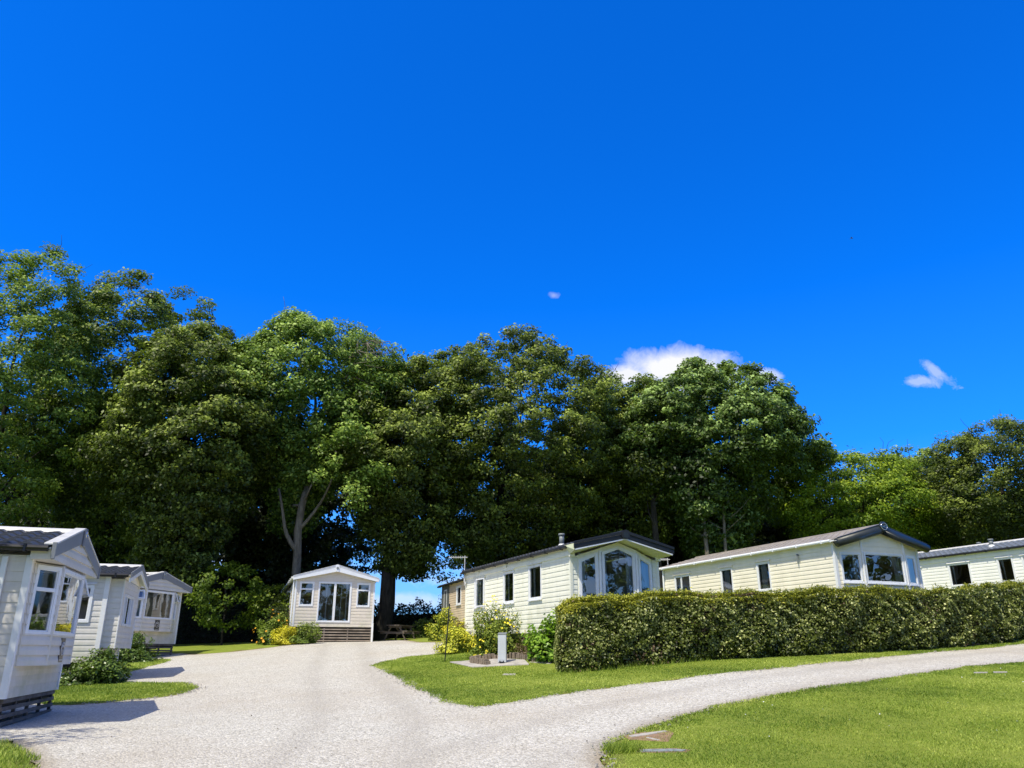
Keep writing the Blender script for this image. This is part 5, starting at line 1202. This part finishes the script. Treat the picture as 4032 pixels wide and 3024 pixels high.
# trees outside the picture that throw the shade at the lower left and stand in the window reflections
tree('shade_tree', -11.3, 9.0, 8.6, 2.5, 2.6, M['beech'], 'leafy tree just outside the left edge that shades the nearest caravan', M['bark_dark'], nclump=60, per=110, leaf=.14, view=(1,0), back=1, tscale=.7, cat='tree')
tree('shade_tree', -17.8, 15.6, 13.0, 3.0, 7.0, M['beech'], 'taller tree outside the left edge that dapples the middle left caravan', M['bark_dark'], nclump=50, per=100, leaf=.16, view=(1,0), back=1, tscale=.8)
for x, y, lab in ((40,-9,'tree off to the right, nearest the viewer'),(47,2,'tree off to the right, second from the viewer'),(52,13,'tree off to the right, third from the viewer'),(36,-20,'tree off to the right, behind the viewer'),(-6,-30,'tree behind the viewer, left one'),(5,-34,'tree behind the viewer, middle one'),(17,-30,'tree behind the viewer, right one'),(28,-20,'tree behind the viewer, far right one')):
    tree('beech_tree', x, y, 18 if x > 30 else 14, 7.5, .3, M['beech'], lab, M['bark_dark'], nclump=120, per=80, leaf=.4, view=(0,1), back=.7, under=(.5,.8), group='trees behind the viewer')

# ------------------------------------------------------------------ sky, sun, camera
SUN_EL, SUN_AZ = R(58.5), math.atan2(-.58, -.82)      # azimuth measured from +Y towards +X
W = bpy.data.worlds.new('World'); scene.world = W; W.use_nodes = True; nt = W.node_tree; nt.nodes.clear()
class WT(NT):
    def __init__(s, t): s.t = t
w = WT(nt)
sky = w.n('ShaderNodeTexSky'); sky.sky_type = 'NISHITA'; sky.sun_disc = False; sky.sun_elevation = SUN_EL; sky.sun_rotation = SUN_AZ % (2*math.pi)
sky.altitude = 200; sky.air_density = 1.0; sky.dust_density = .3; sky.ozone_density = 3.0
tc = w.n('ShaderNodeTexCoord'); sx = w.n('ShaderNodeSeparateXYZ'); w.l(tc.outputs['Generated'], sx.inputs[0])
ysafe = w.math('MAXIMUM', sx.outputs['Y'], .05); gx = w.math('DIVIDE', sx.outputs['X'], ysafe); gzn = w.math('DIVIDE', sx.outputs['Z'], ysafe)
cv = w.n('ShaderNodeCombineXYZ'); w.l(gx, cv.inputs[0]); w.l(gzn, cv.inputs[1])
nz = w.noise(16, 8, .62, cv.outputs[0], .5); nz2 = w.noise(42, 6, .65, cv.outputs[0], .8)
nn = w.math('ADD', w.math('MULTIPLY', w.math('SUBTRACT', nz, .5), 1.5), w.math('MULTIPLY', w.math('SUBTRACT', nz2, .5), .9))
def cloud(cx, cy, a, b, amp, dens, bias=0.0, rot=0.0):
    dx = w.math('SUBTRACT', gx, cx); dy = w.math('SUBTRACT', gzn, cy)
    if rot:
        c_, s_ = math.cos(rot), math.sin(rot)
        dx, dy = w.math('ADD', w.math('MULTIPLY', dx, c_), w.math('MULTIPLY', dy, s_)), w.math('SUBTRACT', w.math('MULTIPLY', dy, c_), w.math('MULTIPLY', dx, s_))
    u = w.math('DIVIDE', dx, a); v = w.math('DIVIDE', dy, b)
    d = w.math('SQRT', w.math('ADD', w.math('MULTIPLY', u, u), w.math('MULTIPLY', v, v)))
    k = w.math('ADD', w.math('SUBTRACT', 1.0+bias, d), w.math('MULTIPLY', nn, amp))
    return w.math('MULTIPLY', w.mapr(k, 0, .62), dens, True)
mask = None
for c in [(.236,.368,.096,.042,.6,1.0),(.160,.360,.044,.020,.7,.95),(.345,.360,.032,.014,.8,.75),(.563,.353,.034,.011,1.5,.42,-.12),(.590,.366,.036,.012,1.7,.40,-.12,-.6),(.060,.483,.011,.007,1.2,.30),
          (-.15,.060,.10,.012,.9,.45),(-.04,.085,.07,.010,.9,.55),(.30,.10,.5,.03,.9,.55),(.62,.16,.3,.03,.9,.5),(-.55,.12,.3,.03,.9,.5)]:
    m_ = cloud(*c); mask = m_ if mask is None else w.math('MAXIMUM', mask, m_)
front = w.mapr(sx.outputs['Y'], .1, .2); mask = w.math('MULTIPLY', mask, front)
SKY_TINT = (.03, 1.30, 3.5)
hs = w.n('ShaderNodeHueSaturation'); hs.inputs['Saturation'].default_value = 1.0; w.l(sky.outputs[0], hs.inputs['Color'])
tint = w.mix(1.0, hs.outputs[0], SKY_TINT, 'MULTIPLY')
lowf = w.mapr(sx.outputs['Z'], .0, .24, 1, 0)
SKY_GAIN = 1.0
tint = w.mix(w.math('MULTIPLY', w.math('POWER', lowf, 1.4), .85), tint, (5.5, 8.8, 12.5))
tint = w.mix(w.mapr(sx.outputs['Z'], .04, .42, .16, 0), tint, (2.6, 6.7, 13.2))
# unseen pale aureole round the sun, added as neutral fill on camera-facing walls
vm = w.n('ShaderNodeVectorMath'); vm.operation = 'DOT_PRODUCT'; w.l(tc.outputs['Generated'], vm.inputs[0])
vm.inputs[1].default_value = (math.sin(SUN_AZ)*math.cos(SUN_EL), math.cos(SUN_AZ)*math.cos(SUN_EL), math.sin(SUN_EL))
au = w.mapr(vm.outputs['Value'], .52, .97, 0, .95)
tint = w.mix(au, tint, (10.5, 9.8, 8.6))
# unseen broken cloud added behind the viewer for neutral fill and window reflections
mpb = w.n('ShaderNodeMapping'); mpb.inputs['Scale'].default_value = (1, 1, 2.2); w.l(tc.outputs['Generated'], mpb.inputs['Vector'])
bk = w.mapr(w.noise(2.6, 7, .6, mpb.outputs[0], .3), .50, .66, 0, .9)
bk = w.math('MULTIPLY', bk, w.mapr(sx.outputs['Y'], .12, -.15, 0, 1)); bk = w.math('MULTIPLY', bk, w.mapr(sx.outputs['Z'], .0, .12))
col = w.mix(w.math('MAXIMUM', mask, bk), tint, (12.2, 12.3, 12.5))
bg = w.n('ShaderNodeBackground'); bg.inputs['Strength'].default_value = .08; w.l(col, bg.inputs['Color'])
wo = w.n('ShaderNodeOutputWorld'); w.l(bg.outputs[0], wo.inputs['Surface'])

sd = bpy.data.lights.new('sun', 'SUN'); sd.energy = 5.0; sd.angle = R(.5); sd.color = (1.0, .94, .79)
so = bpy.data.objects.new('sun', sd); COL.objects.link(so)
d = Vector((math.sin(SUN_AZ)*math.cos(SUN_EL), math.cos(SUN_AZ)*math.cos(SUN_EL), math.sin(SUN_EL)))
so.rotation_euler = d.to_track_quat('Z', 'Y').to_euler(); so.location = (-20,-20,40)

cd = bpy.data.cameras.new('camera'); cam = bpy.data.objects.new('camera', cd); COL.objects.link(cam); scene.camera = cam
cd.sensor_fit = 'HORIZONTAL'; cd.sensor_width = 36; cd.lens = 36*3028/4032; cd.clip_start = .05; cd.clip_end = 2000
cam.location = (0, 0, 1.6); cam.rotation_euler = (math.pi/2+math.atan(.3484), 0, 0)
vs = scene.view_settings; vs.view_transform = 'Standard'; vs.look = 'None'; vs.exposure = 0; vs.gamma = 1
scene.cycles.max_bounces = 6; scene.cycles.transparent_max_bounces = 12; scene.cycles.use_denoising = True
